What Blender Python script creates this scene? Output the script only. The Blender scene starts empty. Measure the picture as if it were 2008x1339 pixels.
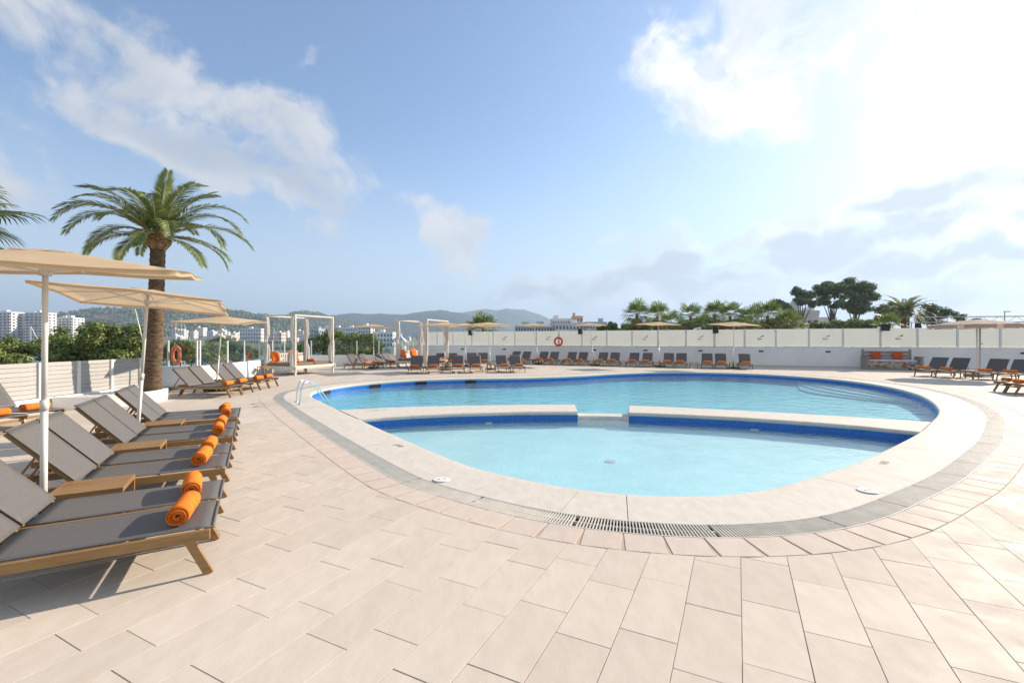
import bpy, bmesh, math, random
import numpy as np
from mathutils import Vector, Matrix, noise
from mathutils.geometry import tessellate_polygon
R = math.radians
random.seed(7)
scene = bpy.context.scene
C = scene.collection

# ------------------------------------------------------------------ camera
CAM_H = 1.7
cam = bpy.data.cameras.new('camera'); cam.lens = 16.0; cam.sensor_width = 36.0
cam.clip_start = 0.05; cam.clip_end = 30000
camo = bpy.data.objects.new('camera', cam); C.objects.link(camo)
camo.location = (0, 0, CAM_H); camo.rotation_euler = (R(90), 0, 0)
cam.shift_y = -0.0007
scene.camera = camo

# ------------------------------------------------------------------ light
SUN_AZ, SUN_EL = 58.0, 25.0
EXPOSURE = 0.84
SUN_STRENGTH = 5.0
SKY_STRENGTH = 0.115
sd = Vector((math.sin(R(SUN_AZ)) * math.cos(R(SUN_EL)), math.cos(R(SUN_AZ)) * math.cos(R(SUN_EL)), math.sin(R(SUN_EL))))
sun = bpy.data.lights.new('sun', 'SUN'); sun.energy = SUN_STRENGTH; sun.angle = R(0.5); sun.color = (1.0, 0.86, 0.70)
suno = bpy.data.objects.new('sun', sun); C.objects.link(suno)
suno.rotation_euler = (-sd).to_track_quat('-Z', 'Y').to_euler(); suno.location = (20, 10, 30)
scene.view_settings.view_transform = 'Standard'; scene.view_settings.look = 'None'
scene.view_settings.exposure = EXPOSURE; scene.view_settings.gamma = 1.0
scene.view_settings.use_curve_mapping = False
scene.cycles.use_denoising = True
scene.cycles.max_bounces = 6; scene.cycles.transparent_max_bounces = 16
scene.cycles.diffuse_bounces = 3; scene.cycles.glossy_bounces = 3; scene.cycles.transmission_bounces = 4; scene.cycles.volume_bounces = 0; scene.cycles.caustics_reflective = False; scene.cycles.caustics_refractive = False


class NT:
    """small helper to write shader node trees"""
    def __init__(s, tree):
        s.t = tree; s.n = tree.nodes; s.l = tree.links
    def new(s, typ, **kw):
        n = s.n.new(typ)
        for k, v in kw.items(): setattr(n, k, v)
        return n
    def set(s, sock, v):
        if hasattr(v, 'is_linked') or isinstance(v, bpy.types.NodeSocket): s.l.new(v, sock)
        else: sock.default_value = v
    def math(s, op, a, b=None, c=None, clamp=False):
        n = s.new('ShaderNodeMath', operation=op); n.use_clamp = clamp
        for i, v in enumerate((a, b, c)):
            if v is not None: s.set(n.inputs[i], v)
        return n.outputs[0]
    def vmath(s, op, a, b=None):
        n = s.new('ShaderNodeVectorMath', operation=op)
        s.set(n.inputs[0], a)
        if b is not None: s.set(n.inputs[1], b)
        return n.outputs['Value'] if op in ('DOT_PRODUCT', 'LENGTH') else n.outputs[0]
    def noise(s, vec, scale, detail=4, rough=.5, dist=0.0):
        n = s.new('ShaderNodeTexNoise'); s.set(n.inputs['Vector'], vec)
        n.inputs['Scale'].default_value = scale; n.inputs['Detail'].default_value = detail
        n.inputs['Roughness'].default_value = rough; n.inputs['Distortion'].default_value = dist
        return n.outputs['Fac']
    def mix(s, fac, a, b, blend='MIX'):
        n = s.new('ShaderNodeMix', data_type='RGBA', blend_type=blend)
        s.set(n.inputs[0], fac)
        for i, v in ((6, a), (7, b)):
            if isinstance(v, tuple) and len(v) == 3: v = v + (1,)
            s.set(n.inputs[i], v)
        return n.outputs[2]
    def smooth(s, v, lo, hi, a=0.0, b=1.0):
        n = s.new('ShaderNodeMapRange', interpolation_type='SMOOTHSTEP')
        s.set(n.inputs[0], v)
        for i, x in enumerate((lo, hi, a, b)): n.inputs[i + 1].default_value = x
        return n.outputs[0]


# ------------------------------------------------------------------ sky
def vdir(px, py):
    return Vector((px - 1004, 892.4, 668 - py)).normalized()

world = bpy.data.worlds.new('World'); scene.world = world; world.use_nodes = True
W = NT(world.node_tree); W.n.clear()
sky = W.new('ShaderNodeTexSky', sky_type='NISHITA'); sky.sun_disc = False
sky.sun_elevation = R(SUN_EL); sky.sun_rotation = R(SUN_AZ)
sky.air_density = 1.0; sky.dust_density = .55; sky.ozone_density = 3.0; sky.altitude = 10
tc = W.new('ShaderNodeTexCoord'); D = W.vmath('NORMALIZE', tc.outputs['Generated'])
sep = W.new('ShaderNodeSeparateXYZ'); W.set(sep.inputs[0], D)
den = W.math('ADD', W.math('MAXIMUM', sep.outputs[2], 0.0), 0.16)
cmb = W.new('ShaderNodeCombineXYZ')
W.set(cmb.inputs[0], W.math('DIVIDE', sep.outputs[0], den)); W.set(cmb.inputs[1], W.math('DIVIDE', sep.outputs[1], den))
W.set(cmb.inputs[2], 3.7)
PL = cmb.outputs[0]
wn = W.new('ShaderNodeTexNoise'); W.set(wn.inputs['Vector'], D); wn.inputs['Scale'].default_value = 5.0; wn.inputs['Detail'].default_value = 3
warp = W.vmath('SCALE', W.vmath('SUBTRACT', wn.outputs['Color'], (0.5, 0.5, 0.5))); warp.node.inputs['Scale'].default_value = 0.20
DW = W.vmath('ADD', D, warp)
# cloud banks: a direction, the half-widths as angles, a lean and a weight
CLOUDS = [  # px, py, rx, ry, angle, weight
    (110, 50, 200, 80, 30, 1.1), (330, 170, 190, 75, 38, 1.1), (270, 225, 110, 40, 18, .9), (470, 280, 160, 62, 30, 1.1), (580, 345, 130, 48, 18, 1.1),
    (590, 250, 60, 40, 30, .7), (60, 370, 90, 55, 5, .75), (880, 425, 58, 42, 10, 1.0), (915, 500, 50, 46, 30, .85), (850, 565, 45, 14, 5, .55),
    (610, 135, 40, 24, -20, .5), (640, 470, 80, 24, 25, .45), (1290, 90, 45, 75, -35, .9), (1470, 170, 150, 80, -50, 1.1), (1640, 60, 240, 100, -25, 1.15),
    (1880, 130, 220, 150, 0, 1.0), (1240, 530, 110, 24, -13, 1.0), (1430, 492, 170, 36, -14, 1.15), (1640, 455, 190, 40, -12, 1.2),
    (1850, 415, 230, 50, -8, 1.2), (1190, 488, 26, 18, 0, .7), (1080, 575, 110, 16, -8, .8), (1300, 590, 300, 34, -3, .85), (1700, 560, 420, 55, -2, 1.0), (1950, 520, 300, 45, 0, 1.0),
    (-300, 250, 260, 120, 20, 1.0), (2600, 330, 700, 220, 0, 1.2), (900, -500, 500, 160, 25, 1.0), (-700, 480, 300, 120, 10, .9), (1900, -500, 500, 220, -20, 1.1)]
BEHIND = [(-150, 25, .42, .16, 1.1), (-110, 40, .35, .2, 1.0), (160, 30, .5, .2, 1.1), (120, 35, .4, .16, 1.0), (-170, 60, .5, .25, 1.0), (90, 60, .4, .2, .9), (-80, 20, .35, .1, 1.0), (135, 12, .6, .1, 1.1), (-135, 10, .5, .09, 1.0)]  # unseen clouds added to make the ambient light less blue: azimuth, elevation, half-widths
S = None
for (px, py, rx, ry, ang, wgt) in CLOUDS:
    c = vdir(px, py); dist = math.hypot(math.hypot(px - 1004, 892.4), 668 - py)
    ca, sa = math.cos(R(ang)), math.sin(R(ang))
    t1 = (vdir(px + 4 * ca, py + 4 * sa) - vdir(px - 4 * ca, py - 4 * sa)); l1 = t1.length / 8
    t2 = (vdir(px - 4 * sa, py + 4 * ca) - vdir(px + 4 * sa, py - 4 * ca)); l2 = t2.length / 8
    t1.normalize(); t1 = (t1 - c * t1.dot(c)).normalized(); t2 = c.cross(t1)
    mp = W.new('ShaderNodeMapping', vector_type='TEXTURE'); W.set(mp.inputs[0], DW); mp.inputs[1].default_value = c
    mp.inputs[2].default_value = Matrix((t1, t2, c)).transposed().to_euler('XYZ'); mp.inputs[3].default_value = (rx * l1 * 1.25, ry * l2 * 1.25, .6)
    g = W.smooth(W.vmath('LENGTH', mp.outputs[0]), 0.0, 1.95, wgt, 0.0)
    S = g if S is None else W.math('ADD', S, g)
for (az, el, rx, ry, wgt) in BEHIND:
    c = Vector((math.sin(R(az)) * math.cos(R(el)), math.cos(R(az)) * math.cos(R(el)), math.sin(R(el)))); t1 = Vector((0, 0, 1)).cross(c).normalized(); t2 = c.cross(t1)
    mp = W.new('ShaderNodeMapping', vector_type='TEXTURE'); W.set(mp.inputs[0], DW); mp.inputs[1].default_value = c
    mp.inputs[2].default_value = Matrix((t1, t2, c)).transposed().to_euler('XYZ'); mp.inputs[3].default_value = (rx, ry, .6)
    S = W.math('ADD', S, W.smooth(W.vmath('LENGTH', mp.outputs[0]), 0.0, 1.95, wgt, 0.0))
S = W.math('MINIMUM', S, 1.2)
f1 = W.noise(PL, 3.0, 4, .6, .3); f2 = W.noise(DW, 9.0, 7, .60, .2); f4 = W.noise(D, 42.0, 3, .65, .0)
fb = W.math('ADD', W.math('ADD', W.math('MULTIPLY', f1, .35), W.math('MULTIPLY', f2, .65)), W.math('MULTIPLY', W.math('SUBTRACT', f4, .5), .10))
raw = W.math('ADD', W.math('MULTIPLY', S, 1.0), W.math('MULTIPLY', W.math('SUBTRACT', fb, .5), 4.2))
dens = W.smooth(raw, .36, 1.3)
dens = W.math('MULTIPLY', dens, W.smooth(S, .04, .3))
# light on the clouds: thick parts away from the sun turn grey underneath
offs = W.vmath('ADD', D, tuple((sd * 0.05 + Vector((0, 0, .035)))))
f3 = W.noise(W.vmath('ADD', DW, tuple(sd * 0.06 + Vector((0, 0, .05)))), 9.0, 4, .58, .2)
thick = W.smooth(W.math('ADD', W.math('MULTIPLY', S, .5), W.math('MULTIPLY', W.math('SUBTRACT', f3, .5), 3.0)), .15, .95)
sunness = W.math('POWER', W.math('MAXIMUM', W.vmath('DOT_PRODUCT', D, tuple(sd)), 0.0), 3.0)
bright = W.mix(sunness, (4.0, 3.95, 3.95, 1), (7.4, 7.3, 7.1, 1))
grey = W.mix(sunness, (2.7, 2.9, 3.2, 1), (3.35, 3.6, 3.9, 1))
belly = None
for (px, py, rx, ry, ang) in ((1270, 530, 110, 15, -12), (1440, 508, 150, 24, -11), (1640, 478, 190, 26, -10), (1850, 388, 130, 24, -4), (1880, 450, 150, 16, -6), (1820, 525, 130, 20, -3), (1990, 515, 70, 14, 0), (480, 330, 150, 22, 24), (1060, 585, 60, 7, -6)):
    c = vdir(px, py); ca, sa = math.cos(R(ang)), math.sin(R(ang)); t1 = (vdir(px + 4 * ca, py + 4 * sa) - vdir(px - 4 * ca, py - 4 * sa)); l1 = t1.length / 8
    l2 = (vdir(px - 4 * sa, py + 4 * ca) - vdir(px + 4 * sa, py - 4 * ca)).length / 8
    t1 = (t1 - c * t1.dot(c)).normalized(); t2 = c.cross(t1)
    mp = W.new('ShaderNodeMapping', vector_type='TEXTURE'); W.set(mp.inputs[0], DW); mp.inputs[1].default_value = c
    mp.inputs[2].default_value = Matrix((t1, t2, c)).transposed().to_euler('XYZ'); mp.inputs[3].default_value = (rx * l1 * 1.5, ry * l2 * 1.5, .6)
    g = W.smooth(W.vmath('LENGTH', mp.outputs[0]), 0.0, 1.95, 1.0, 0.0); belly = g if belly is None else W.math('MAXIMUM', belly, g)
thick = W.math('MAXIMUM', W.math('MULTIPLY', thick, .6), W.smooth(W.math('ADD', belly, W.math('MULTIPLY', W.math('SUBTRACT', f2, .5), 1.3)), .10, .85))
ccol = W.mix(W.math('MULTIPLY', thick, .95), bright, grey)
# thin high veil that whitens the sky round the sun and near the horizon
veil = W.math('POWER', W.math('MAXIMUM', W.vmath('DOT_PRODUCT', D, tuple(sd)), 0.0), 6.0)
veil = W.math('MULTIPLY', veil, W.smooth(f1, .2, .75, .75, 1.0))
base = W.mix(W.math('MULTIPLY', veil, .20), sky.outputs[0], (6.4, 6.5, 6.6, 1))
hz_ = W.smooth(sep.outputs[2], .0, .42, .60, .0)
base = W.mix(hz_, base, (3.9, 4.15, 4.4, 1))   # pale haze low over the bay
base = W.mix(.03, base, (3.6, 4.0, 4.4, 1))     # thin high cirrus all over
final = W.mix(W.math('MULTIPLY', dens, .88), base, ccol)
bg = W.new('ShaderNodeBackground'); W.set(bg.inputs[0], final); bg.inputs[1].default_value = SKY_STRENGTH
world.cycles.sampling_method = 'NONE'
wo = W.new('ShaderNodeOutputWorld'); W.l.new(bg.outputs[0], wo.inputs[0])


# ------------------------------------------------------------------ helpers
def G(px, py, h=0.0):
    z = 892.4 * (CAM_H - h) / (py - 668.0)
    return Vector(((px - 1004) / 892.4 * z, z, h))

def at(px, z, h=0.0):
    return Vector(((px - 1004) / 892.4 * z, z, h))

def hz(py, z):
    return CAM_H + (668 - py) * z / 892.4

def tag(o, label=None, cat=None, group=None, kind=None):
    if label: o['label'] = label
    if cat: o['category'] = cat
    if group: o['group'] = group
    if kind: o['kind'] = kind
    return o

def link(name, data, parent=None, loc=None, rotz=None):
    o = bpy.data.objects.new(name, data); C.objects.link(o)
    if parent is not None: o.parent = parent
    if loc is not None: o.location = loc
    if rotz is not None: o.rotation_euler = (0, 0, rotz)
    return o

def thing(name, label, cat, loc=(0, 0, 0), rotz=0.0, group=None):
    o = link(name, None, None, loc, rotz); o.empty_display_size = .2
    return tag(o, label, cat, group)

def copy_tree(o, parent=None):
    c = o.copy(); C.objects.link(c); c.parent = parent
    for ch in list(o.children): copy_tree(ch, c)
    return c

class MB:
    def __init__(s): s.v = []; s.f = []
    def quad(s, *p):
        i = len(s.v); s.v += [tuple(q) for q in p]; s.f.append(tuple(range(i, i + len(p)))); return s
    def box(s, c, d, M=None):
        c = Vector(c); x, y, z = d[0] / 2, d[1] / 2, d[2] / 2; i = len(s.v)
        for (a, b, e) in ((-1, -1, -1), (1, -1, -1), (1, 1, -1), (-1, 1, -1), (-1, -1, 1), (1, -1, 1), (1, 1, 1), (-1, 1, 1)):
            p = c + Vector((a * x, b * y, e * z)); s.v.append(tuple(M @ p if M else p))
        s.f += [tuple(i + k for k in q) for q in ((0, 3, 2, 1), (4, 5, 6, 7), (0, 1, 5, 4), (1, 2, 6, 5), (2, 3, 7, 6), (3, 0, 4, 7))]
        return s
    def bar(s, p, q, w, h, up=(0, 0, 1)):
        p = Vector(p); q = Vector(q); d = (q - p).normalized(); up = Vector(up)
        sx = d.cross(up)
        if sx.length < 1e-4: sx = d.cross(Vector((1, 0, 0)))
        sx.normalize(); u = sx.cross(d); i = len(s.v)
        for e in (p, q):
            for (a, b) in ((-1, -1), (1, -1), (1, 1), (-1, 1)): s.v.append(tuple(e + sx * a * w / 2 + u * b * h / 2))
        s.f += [tuple(i + k for k in t) for t in ((0, 1, 2, 3), (7, 6, 5, 4), (0, 4, 5, 1), (1, 5, 6, 2), (2, 6, 7, 3), (3, 7, 4, 0))]
        return s
    def tube(s, pts, r, n=8, caps=True):
        pts = [Vector(p) for p in pts]; rs = r if isinstance(r, (list, tuple)) else [r] * len(pts)
        i0 = len(s.v); ref = Vector((0.31, 0.17, 0.93))
        for k, p in enumerate(pts):
            d = (pts[min(k + 1, len(pts) - 1)] - pts[max(k - 1, 0)]).normalized()
            a = d.cross(ref)
            if a.length < .05: a = d.cross(Vector((1, 0, 0)))
            a.normalize(); b = d.cross(a)
            for j in range(n):
                t = 2 * math.pi * j / n; s.v.append(tuple(p + (a * math.cos(t) + b * math.sin(t)) * rs[k]))
        for k in range(len(pts) - 1):
            for j in range(n):
                a = i0 + k * n + j; b = i0 + k * n + (j + 1) % n; s.f.append((a, b, b + n, a + n))
        if caps:
            s.f.append(tuple(i0 + j for j in range(n))[::-1]); s.f.append(tuple(i0 + (len(pts) - 1) * n + j for j in range(n)))
        return s
    def lathe(s, prof, n=24, c=(0, 0, 0), close=False):
        i0 = len(s.v); c = Vector(c)
        for (r, z) in prof:
            for j in range(n):
                t = 2 * math.pi * j / n; s.v.append((c.x + r * math.cos(t), c.y + r * math.sin(t), c.z + z))
        m = len(prof)
        for k in range(m if close else m - 1):
            for j in range(n):
                a = i0 + k * n + j; b = i0 + k * n + (j + 1) % n; e = i0 + ((k + 1) % m) * n
                s.f.append((a, b, e + (j + 1) % n, e + j))
        return s
    def mesh(s, name, bevel=0.0, smooth=False):
        m = bpy.data.meshes.new(name); m.from_pydata(s.v, [], s.f); m.update()
        if bevel > 0:
            b = bmesh.new(); b.from_mesh(m)
            bmesh.ops.bevel(b, geom=b.edges[:], offset=bevel, segments=1, affect='EDGES', clamp_overlap=True)
            b.to_mesh(m); b.free()
        if smooth: m.polygons.foreach_set('use_smooth', [True] * len(m.polygons))
        return m
    def build(s, name, mat, parent=None, bevel=0.0, smooth=False, loc=None, rotz=None):
        m = s.mesh(name, bevel, smooth); m.materials.append(mat)
        return link(name, m, parent, loc, rotz)

ORD = ['first', 'second', 'third', 'fourth', 'fifth', 'sixth', 'seventh', 'eighth', 'ninth', 'tenth', 'eleventh', 'twelfth', 'thirteenth', 'fourteenth', 'fifteenth', 'sixteenth', 'seventeenth', 'eighteenth', 'nineteenth', 'twentieth', 'twenty-first', 'twenty-second']


# ------------------------------------------------------------------ materials
def mat(name, c1, c2=None, scale=4.0, rough=.6, bump=0.0, bscale=40.0, coords='Object', stretch=(1, 1, 1), metal=0.0, spec=.4, isl=0.0, trans=0.0, lo=.3, hi=.7, detail=5, obj=0.0):
    m = bpy.data.materials.new(name); m.use_nodes = True; N = NT(m.node_tree)
    p = N.n['Principled BSDF']; out = N.n['Material Output']
    tcn = N.new('ShaderNodeTexCoord')
    if coords == 'World': vec = N.new('ShaderNodeNewGeometry').outputs['Position']
    else: vec = tcn.outputs[coords]
    if stretch != (1, 1, 1):
        vec = N.vmath('MULTIPLY', vec, stretch)
    col = None
    if c2 is not None:
        f = N.smooth(N.noise(vec, scale, detail, .6), lo, hi); col = N.mix(f, c1, c2)
    else:
        rgb = N.new('ShaderNodeRGB'); rgb.outputs[0].default_value = tuple(c1) + (1,); col = rgb.outputs[0]
    if isl > 0:
        g = N.new('ShaderNodeNewGeometry'); v = N.math('MULTIPLY_ADD', g.outputs['Random Per Island'], 2 * isl, 1 - isl)
        cb = N.new('ShaderNodeCombineColor')
        for i in range(3): N.set(cb.inputs[i], v)
        col = N.mix(1.0, col, cb.outputs[0], 'MULTIPLY')
    if obj > 0:
        g = N.new('ShaderNodeObjectInfo'); v = N.math('MULTIPLY_ADD', g.outputs['Random'], 2 * obj, 1 - obj)
        cb = N.new('ShaderNodeCombineColor')
        for i in range(3): N.set(cb.inputs[i], v)
        col = N.mix(1.0, col, cb.outputs[0], 'MULTIPLY')
    N.set(p.inputs['Base Color'], col); p.inputs['Roughness'].default_value = rough
    p.inputs['Metallic'].default_value = metal; p.inputs['Specular IOR Level'].default_value = spec
    if bump > 0:
        b = N.new('ShaderNodeBump'); b.inputs['Strength'].default_value = 1.0; b.inputs['Distance'].default_value = bump
        N.set(b.inputs['Height'], N.noise(vec, bscale, 4, .6)); N.l.new(b.outputs[0], p.inputs['Normal'])
    if trans > 0:
        t = N.new('ShaderNodeBsdfTranslucent'); N.set(t.inputs[0], col)
        mx = N.new('ShaderNodeMixShader'); mx.inputs[0].default_value = trans
        N.l.new(p.outputs[0], mx.inputs[1]); N.l.new(t.outputs[0], mx.inputs[2]); N.l.new(mx.outputs[0], out.inputs[0])
    return m

M = {}
def stone(name, c1, c2, c3, var, stain):
    m = bpy.data.materials.new(name); m.use_nodes = True; N = NT(m.node_tree); p = N.n['Principled BSDF']
    pos = N.new('ShaderNodeNewGeometry'); P_ = pos.outputs['Position']
    rot = N.new('ShaderNodeMapping'); N.set(rot.inputs[0], P_); rot.inputs[2].default_value = (0, 0, R(26.4)); rot.inputs[3].default_value = (1.0, .45, 1)
    c = N.mix(N.smooth(N.noise(rot.outputs[0], 9.0, 9, .66, .3), .3, .7), c1, c2)
    c = N.mix(N.math('MULTIPLY', N.smooth(N.noise(P_, .55, 5, .6, .4), .52, .72), stain), c, c3)
    c = N.mix(N.math('MULTIPLY', N.smooth(N.noise(P_, 11.0, 3, .6, 1.2), .66, .74), stain * .8), c, c3)
    v = N.math('ADD', N.math('MULTIPLY', N.math('SUBTRACT', pos.outputs['Random Per Island'], .5), var), N.math('MULTIPLY_ADD', N.new('ShaderNodeObjectInfo').outputs['Random'], var, 1 - var / 2))
    cb = N.new('ShaderNodeCombineColor')
    for i in range(3): N.set(cb.inputs[i], v)
    N.set(p.inputs['Base Color'], N.mix(1.0, c, cb.outputs[0], 'MULTIPLY')); p.inputs['Specular IOR Level'].default_value = .14
    N.set(p.inputs['Roughness'], N.smooth(N.noise(P_, 3.0, 4, .6), .3, .7, .55, .8))
    b = N.new('ShaderNodeBump'); b.inputs['Distance'].default_value = .0009; N.set(b.inputs['Height'], N.noise(P_, 70, 4, .6)); N.l.new(b.outputs[0], p.inputs['Normal'])
    return m
M['tile'] = stone('deck_tile', (.56, .487, .402), (.615, .54, .452), (.46, .39, .31), .10, .22)
M['course'] = stone('border_tile', (.565, .475, .395), (.615, .53, .445), (.47, .39, .32), .06, .25)
M['grout'] = mat('grout', (.25, .185, .13), (.54, .45, .36), 1.6, .9, 0, 40, 'World')
M['bed'] = mat('mortar_bed', (.42, .30, .22), (.56, .46, .37), 3.0, .9, 0, 40, 'World')
M['coping'] = stone('coping_render', (.60, .55, .47), (.68, .63, .55), (.50, .44, .36), .04, .3)
M['grate'] = mat('grate_plastic', (.58, .55, .48), (.68, .65, .58), 6, .45, 0, 40, 'World')
M['channel'] = mat('channel_dark', (.17, .155, .13), (.26, .24, .205), 6, .9, 0, 40, 'World')
M['plaster'] = mat('white_plaster', (.78, .76, .73), (.86, .84, .81), .9, .75, .002, 30, 'World', spec=.2, detail=8)
M['post_white'] = mat('white_post_paint', (.72, .71, .68), (.78, .77, .74), 5, .4, 0, 40)
M['wood'] = mat('lounger_timber', (.235, .128, .042), (.315, .182, .068), 3, .42, .0006, 60, stretch=(1.5, 16, 16), obj=.08, spec=.5)
M['sling'] = mat('grey_sling', (.114, .110, .107), (.132, .127, .123), 30, .62, .0006, 500, obj=.06, spec=.35)
M['towel'] = mat('orange_towel', (.72, .165, .02), (.82, .235, .04), 14, .95, .004, 120, obj=.06, spec=.1)
M['cushion'] = mat('orange_cushion', (.78, .15, .02), (.86, .20, .035), 8, .9, .002, 90, spec=.1)
M['canvas'] = mat('parasol_canvas', (.74, .57, .37), (.79, .62, .42), 2.5, .85, .0008, 250, trans=.42, spec=.1)
M['taupe'] = mat('taupe_canvas', (.46, .37, .31), (.51, .42, .35), 2.5, .85, .0008, 250, trans=.25, spec=.1)
M['alu'] = mat('pale_aluminium', (.66, .65, .62), (.74, .73, .70), 6, .32, 0, 40, spec=.6)
M['steel'] = mat('polished_steel', (.72, .72, .72), None, 4, .14, 0, 40, metal=1.0)
M['darkbase'] = mat('dark_steel', (.02, .02, .022), (.05, .05, .05), 5, .5, 0, 40)
M['black'] = mat('black_plastic', (.012, .012, .013), (.02, .02, .022), 5, .45, 0, 40)
M['fence'] = mat('fence_slat', (.37, .355, .33), (.45, .435, .41), 3, .6, .0008, 60, stretch=(14, 1.2, 14), obj=.05)
M['palmtrunk'] = mat('palm_bark', (.065, .042, .024), (.20, .13, .075), 7, .95, .02, 22, stretch=(1, 1, 3.5))
M['boot'] = mat('palm_leaf_base', (.20, .11, .05), (.40, .26, .13), 9, .9, .01, 30, isl=.25)
M['frond'] = mat('palm_frond', (.13, .19, .05), (.27, .32, .11), 3, .5, 0, 40, isl=.3, trans=.25)
M['rachis'] = mat('palm_rachis', (.30, .27, .11), (.40, .33, .15), 4, .6, 0, 40)
M['fan'] = mat('fan_palm_leaf', (.10, .17, .04), (.24, .30, .08), 3, .5, 0, 40, isl=.3, trans=.3)
M['dryleaf'] = mat('dry_palm_leaf', (.26, .17, .08), (.38, .27, .14), 5, .8, 0, 40, isl=.2, trans=.15)
M['leaf'] = mat('tree_leaf', (.11, .165, .035), (.26, .30, .085), 1.2, .55, 0, 40, 'World', isl=.4, trans=.25)
M['leaf2'] = mat('dark_tree_leaf', (.075, .12, .035), (.17, .215, .07), 1.0, .6, 0, 40, 'World', isl=.4, trans=.2)
M['pine'] = mat('pine_needles', (.11, .16, .06), (.24, .29, .13), .8, .7, 0, 40, 'World', isl=.35, trans=.15)
M['bark'] = mat('bark', (.10, .07, .045), (.20, .15, .10), 5, .9, .01, 20)
M['rustic'] = mat('weathered_timber', (.20, .16, .12), (.42, .36, .30), 4.5, .85, .006, 18, stretch=(1, 5, 5), obj=.12, detail=9)
M['rusticfront'] = mat('stained_timber', (.22, .11, .04), (.48, .42, .34), 3.0, .85, .006, 18, stretch=(1, 2.5, 2.5), lo=.42, hi=.58, detail=9)
M['bedwood'] = mat('whitewashed_timber', (.58, .52, .44), (.70, .64, .56), 5, .7, .001, 40, stretch=(4, 4, 1))
M['mattress'] = mat('brown_mattress', (.19, .135, .095), (.24, .175, .13), 6, .9, .001, 80)
M['curtain'] = mat('white_curtain', (.72, .69, .63), (.78, .75, .70), 3, .9, 0, 40, trans=.3)
M['bluecushion'] = mat('pale_seat_pad', (.50, .53, .62), (.60, .62, .70), 5, .9, 0, 40)
M['rust'] = mat('rust_cushion', (.48, .075, .018), (.56, .10, .026), 8, .9, .002, 90, spec=.1)  # darker copy of the orange cushion, with the shade put into its colour
M['ring'] = mat('life_ring', (.72, .075, .02), (.80, .11, .03), 5, .5, 0, 40)
M['ringpale'] = mat('faded_life_ring', (.80, .20, .09), (.85, .28, .14), 5, .5, 0, 40)
M['pebble'] = mat('white_pebble', (.55, .53, .48), (.75, .73, .68), 5, .8, 0, 40, isl=.2)
M['soil'] = mat('soil', (.22, .18, .13), (.32, .27, .20), 6, .95, .004, 30)
M['white_lid'] = mat('white_lid', (.74, .71, .64), (.80, .77, .71), 8, .4, 0, 40)
M['ink'] = mat('grey_paint', (.14, .12, .10), (.26, .23, .20), 25, .7, 0, 40)
M['logo'] = mat('dark_print', (.03, .035, .03), None, 4, .6)
M['logopale'] = mat('faded_print', (.20, .22, .20), None, 4, .6)
M['logoolive'] = mat('olive_print', (.16, .17, .07), None, 4, .6)
M['bwhite'] = mat('building_white', (.64, .635, .62), (.74, .73, .715), .3, .8, 0, 40)
M['bcream'] = mat('building_cream', (.60, .50, .38), (.68, .58, .46), .3, .8, 0, 40)
M['bgrey'] = mat('building_grey', (.38, .40, .44), (.48, .50, .53), .3, .8, 0, 40)
M['borange'] = mat('building_orange', (.58, .33, .18), (.64, .40, .24), .3, .8, 0, 40)
M['broof'] = mat('roof_tile', (.34, .15, .09), (.44, .22, .14), .8, .8, 0, 40)
M['glassdark'] = mat('window_glass', (.05, .07, .10), (.10, .13, .17), .4, .15, 0, 40)
M['awning'] = mat('blue_awning', (.04, .20, .48), (.08, .28, .58), .4, .7, 0, 40)
M['boatwhite'] = mat('boat_white', (.74, .75, .77), None, 4, .3)
M['boatblue'] = mat('boat_blue', (.03, .12, .36), None, 4, .4)
M['truss'] = mat('truss_aluminium', (.55, .55, .55), None, 4, .35, metal=.6)
M['ground'] = mat('dry_ground', (.16, .13, .09), (.22, .20, .13), .02, .95, 0, 1, 'World')
M['terrace_side'] = mat('terrace_side', (.45, .42, .38), (.52, .49, .45), .5, .9, 0, 1, 'World')

def hill_mat(name, g1, g2, earth, esc, elo, ehi):
    m = bpy.data.materials.new(name); m.use_nodes = True; N = NT(m.node_tree); p = N.n['Principled BSDF']
    pos = N.new('ShaderNodeNewGeometry').outputs['Position']
    a = N.smooth(N.noise(pos, .045, 6, .65), .35, .65); c = N.mix(a, g1, g2)
    e = N.smooth(N.noise(pos, esc, 6, .6), elo, ehi); c = N.mix(e, c, earth)
    N.set(p.inputs['Base Color'], c); p.inputs['Roughness'].default_value = .95; p.inputs['Specular IOR Level'].default_value = .1
    return m
M['hill'] = hill_mat('hill_scrub', (.022, .03, .012), (.06, .07, .025), (.20, .145, .09), .012, .50, .66)
M['farhill'] = hill_mat('hill_forest', (.022, .034, .014), (.055, .072, .028), (.16, .13, .08), .006, .62, .8)

def glass_mat(name, tint, refl=1.0):
    m = bpy.data.materials.new(name); m.use_nodes = True; N = NT(m.node_tree); N.n.remove(N.n['Principled BSDF'])
    t = N.new('ShaderNodeBsdfTransparent'); t.inputs[0].default_value = tint + (1,)
    g = N.new('ShaderNodeBsdfGlossy'); g.inputs['Roughness'].default_value = .02; g.inputs[0].default_value = (.9, .95, .93, 1)
    f = N.new('ShaderNodeFresnel'); N.set(f.inputs[0], N.math('MULTIPLY_ADD', N.new('ShaderNodeNewGeometry').outputs['Backfacing'], 1 / 1.5 - 1.5, 1.5))
    mx = N.new('ShaderNodeMixShader'); N.l.new(f.outputs[0], mx.inputs[0]); N.l.new(t.outputs[0], mx.inputs[1]); N.l.new(g.outputs[0], mx.inputs[2])
    N.l.new(mx.outputs[0], N.n['Material Output'].inputs[0]); return m
M['glass'] = glass_mat('clear_glass', (.86, .93, .90))

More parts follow.
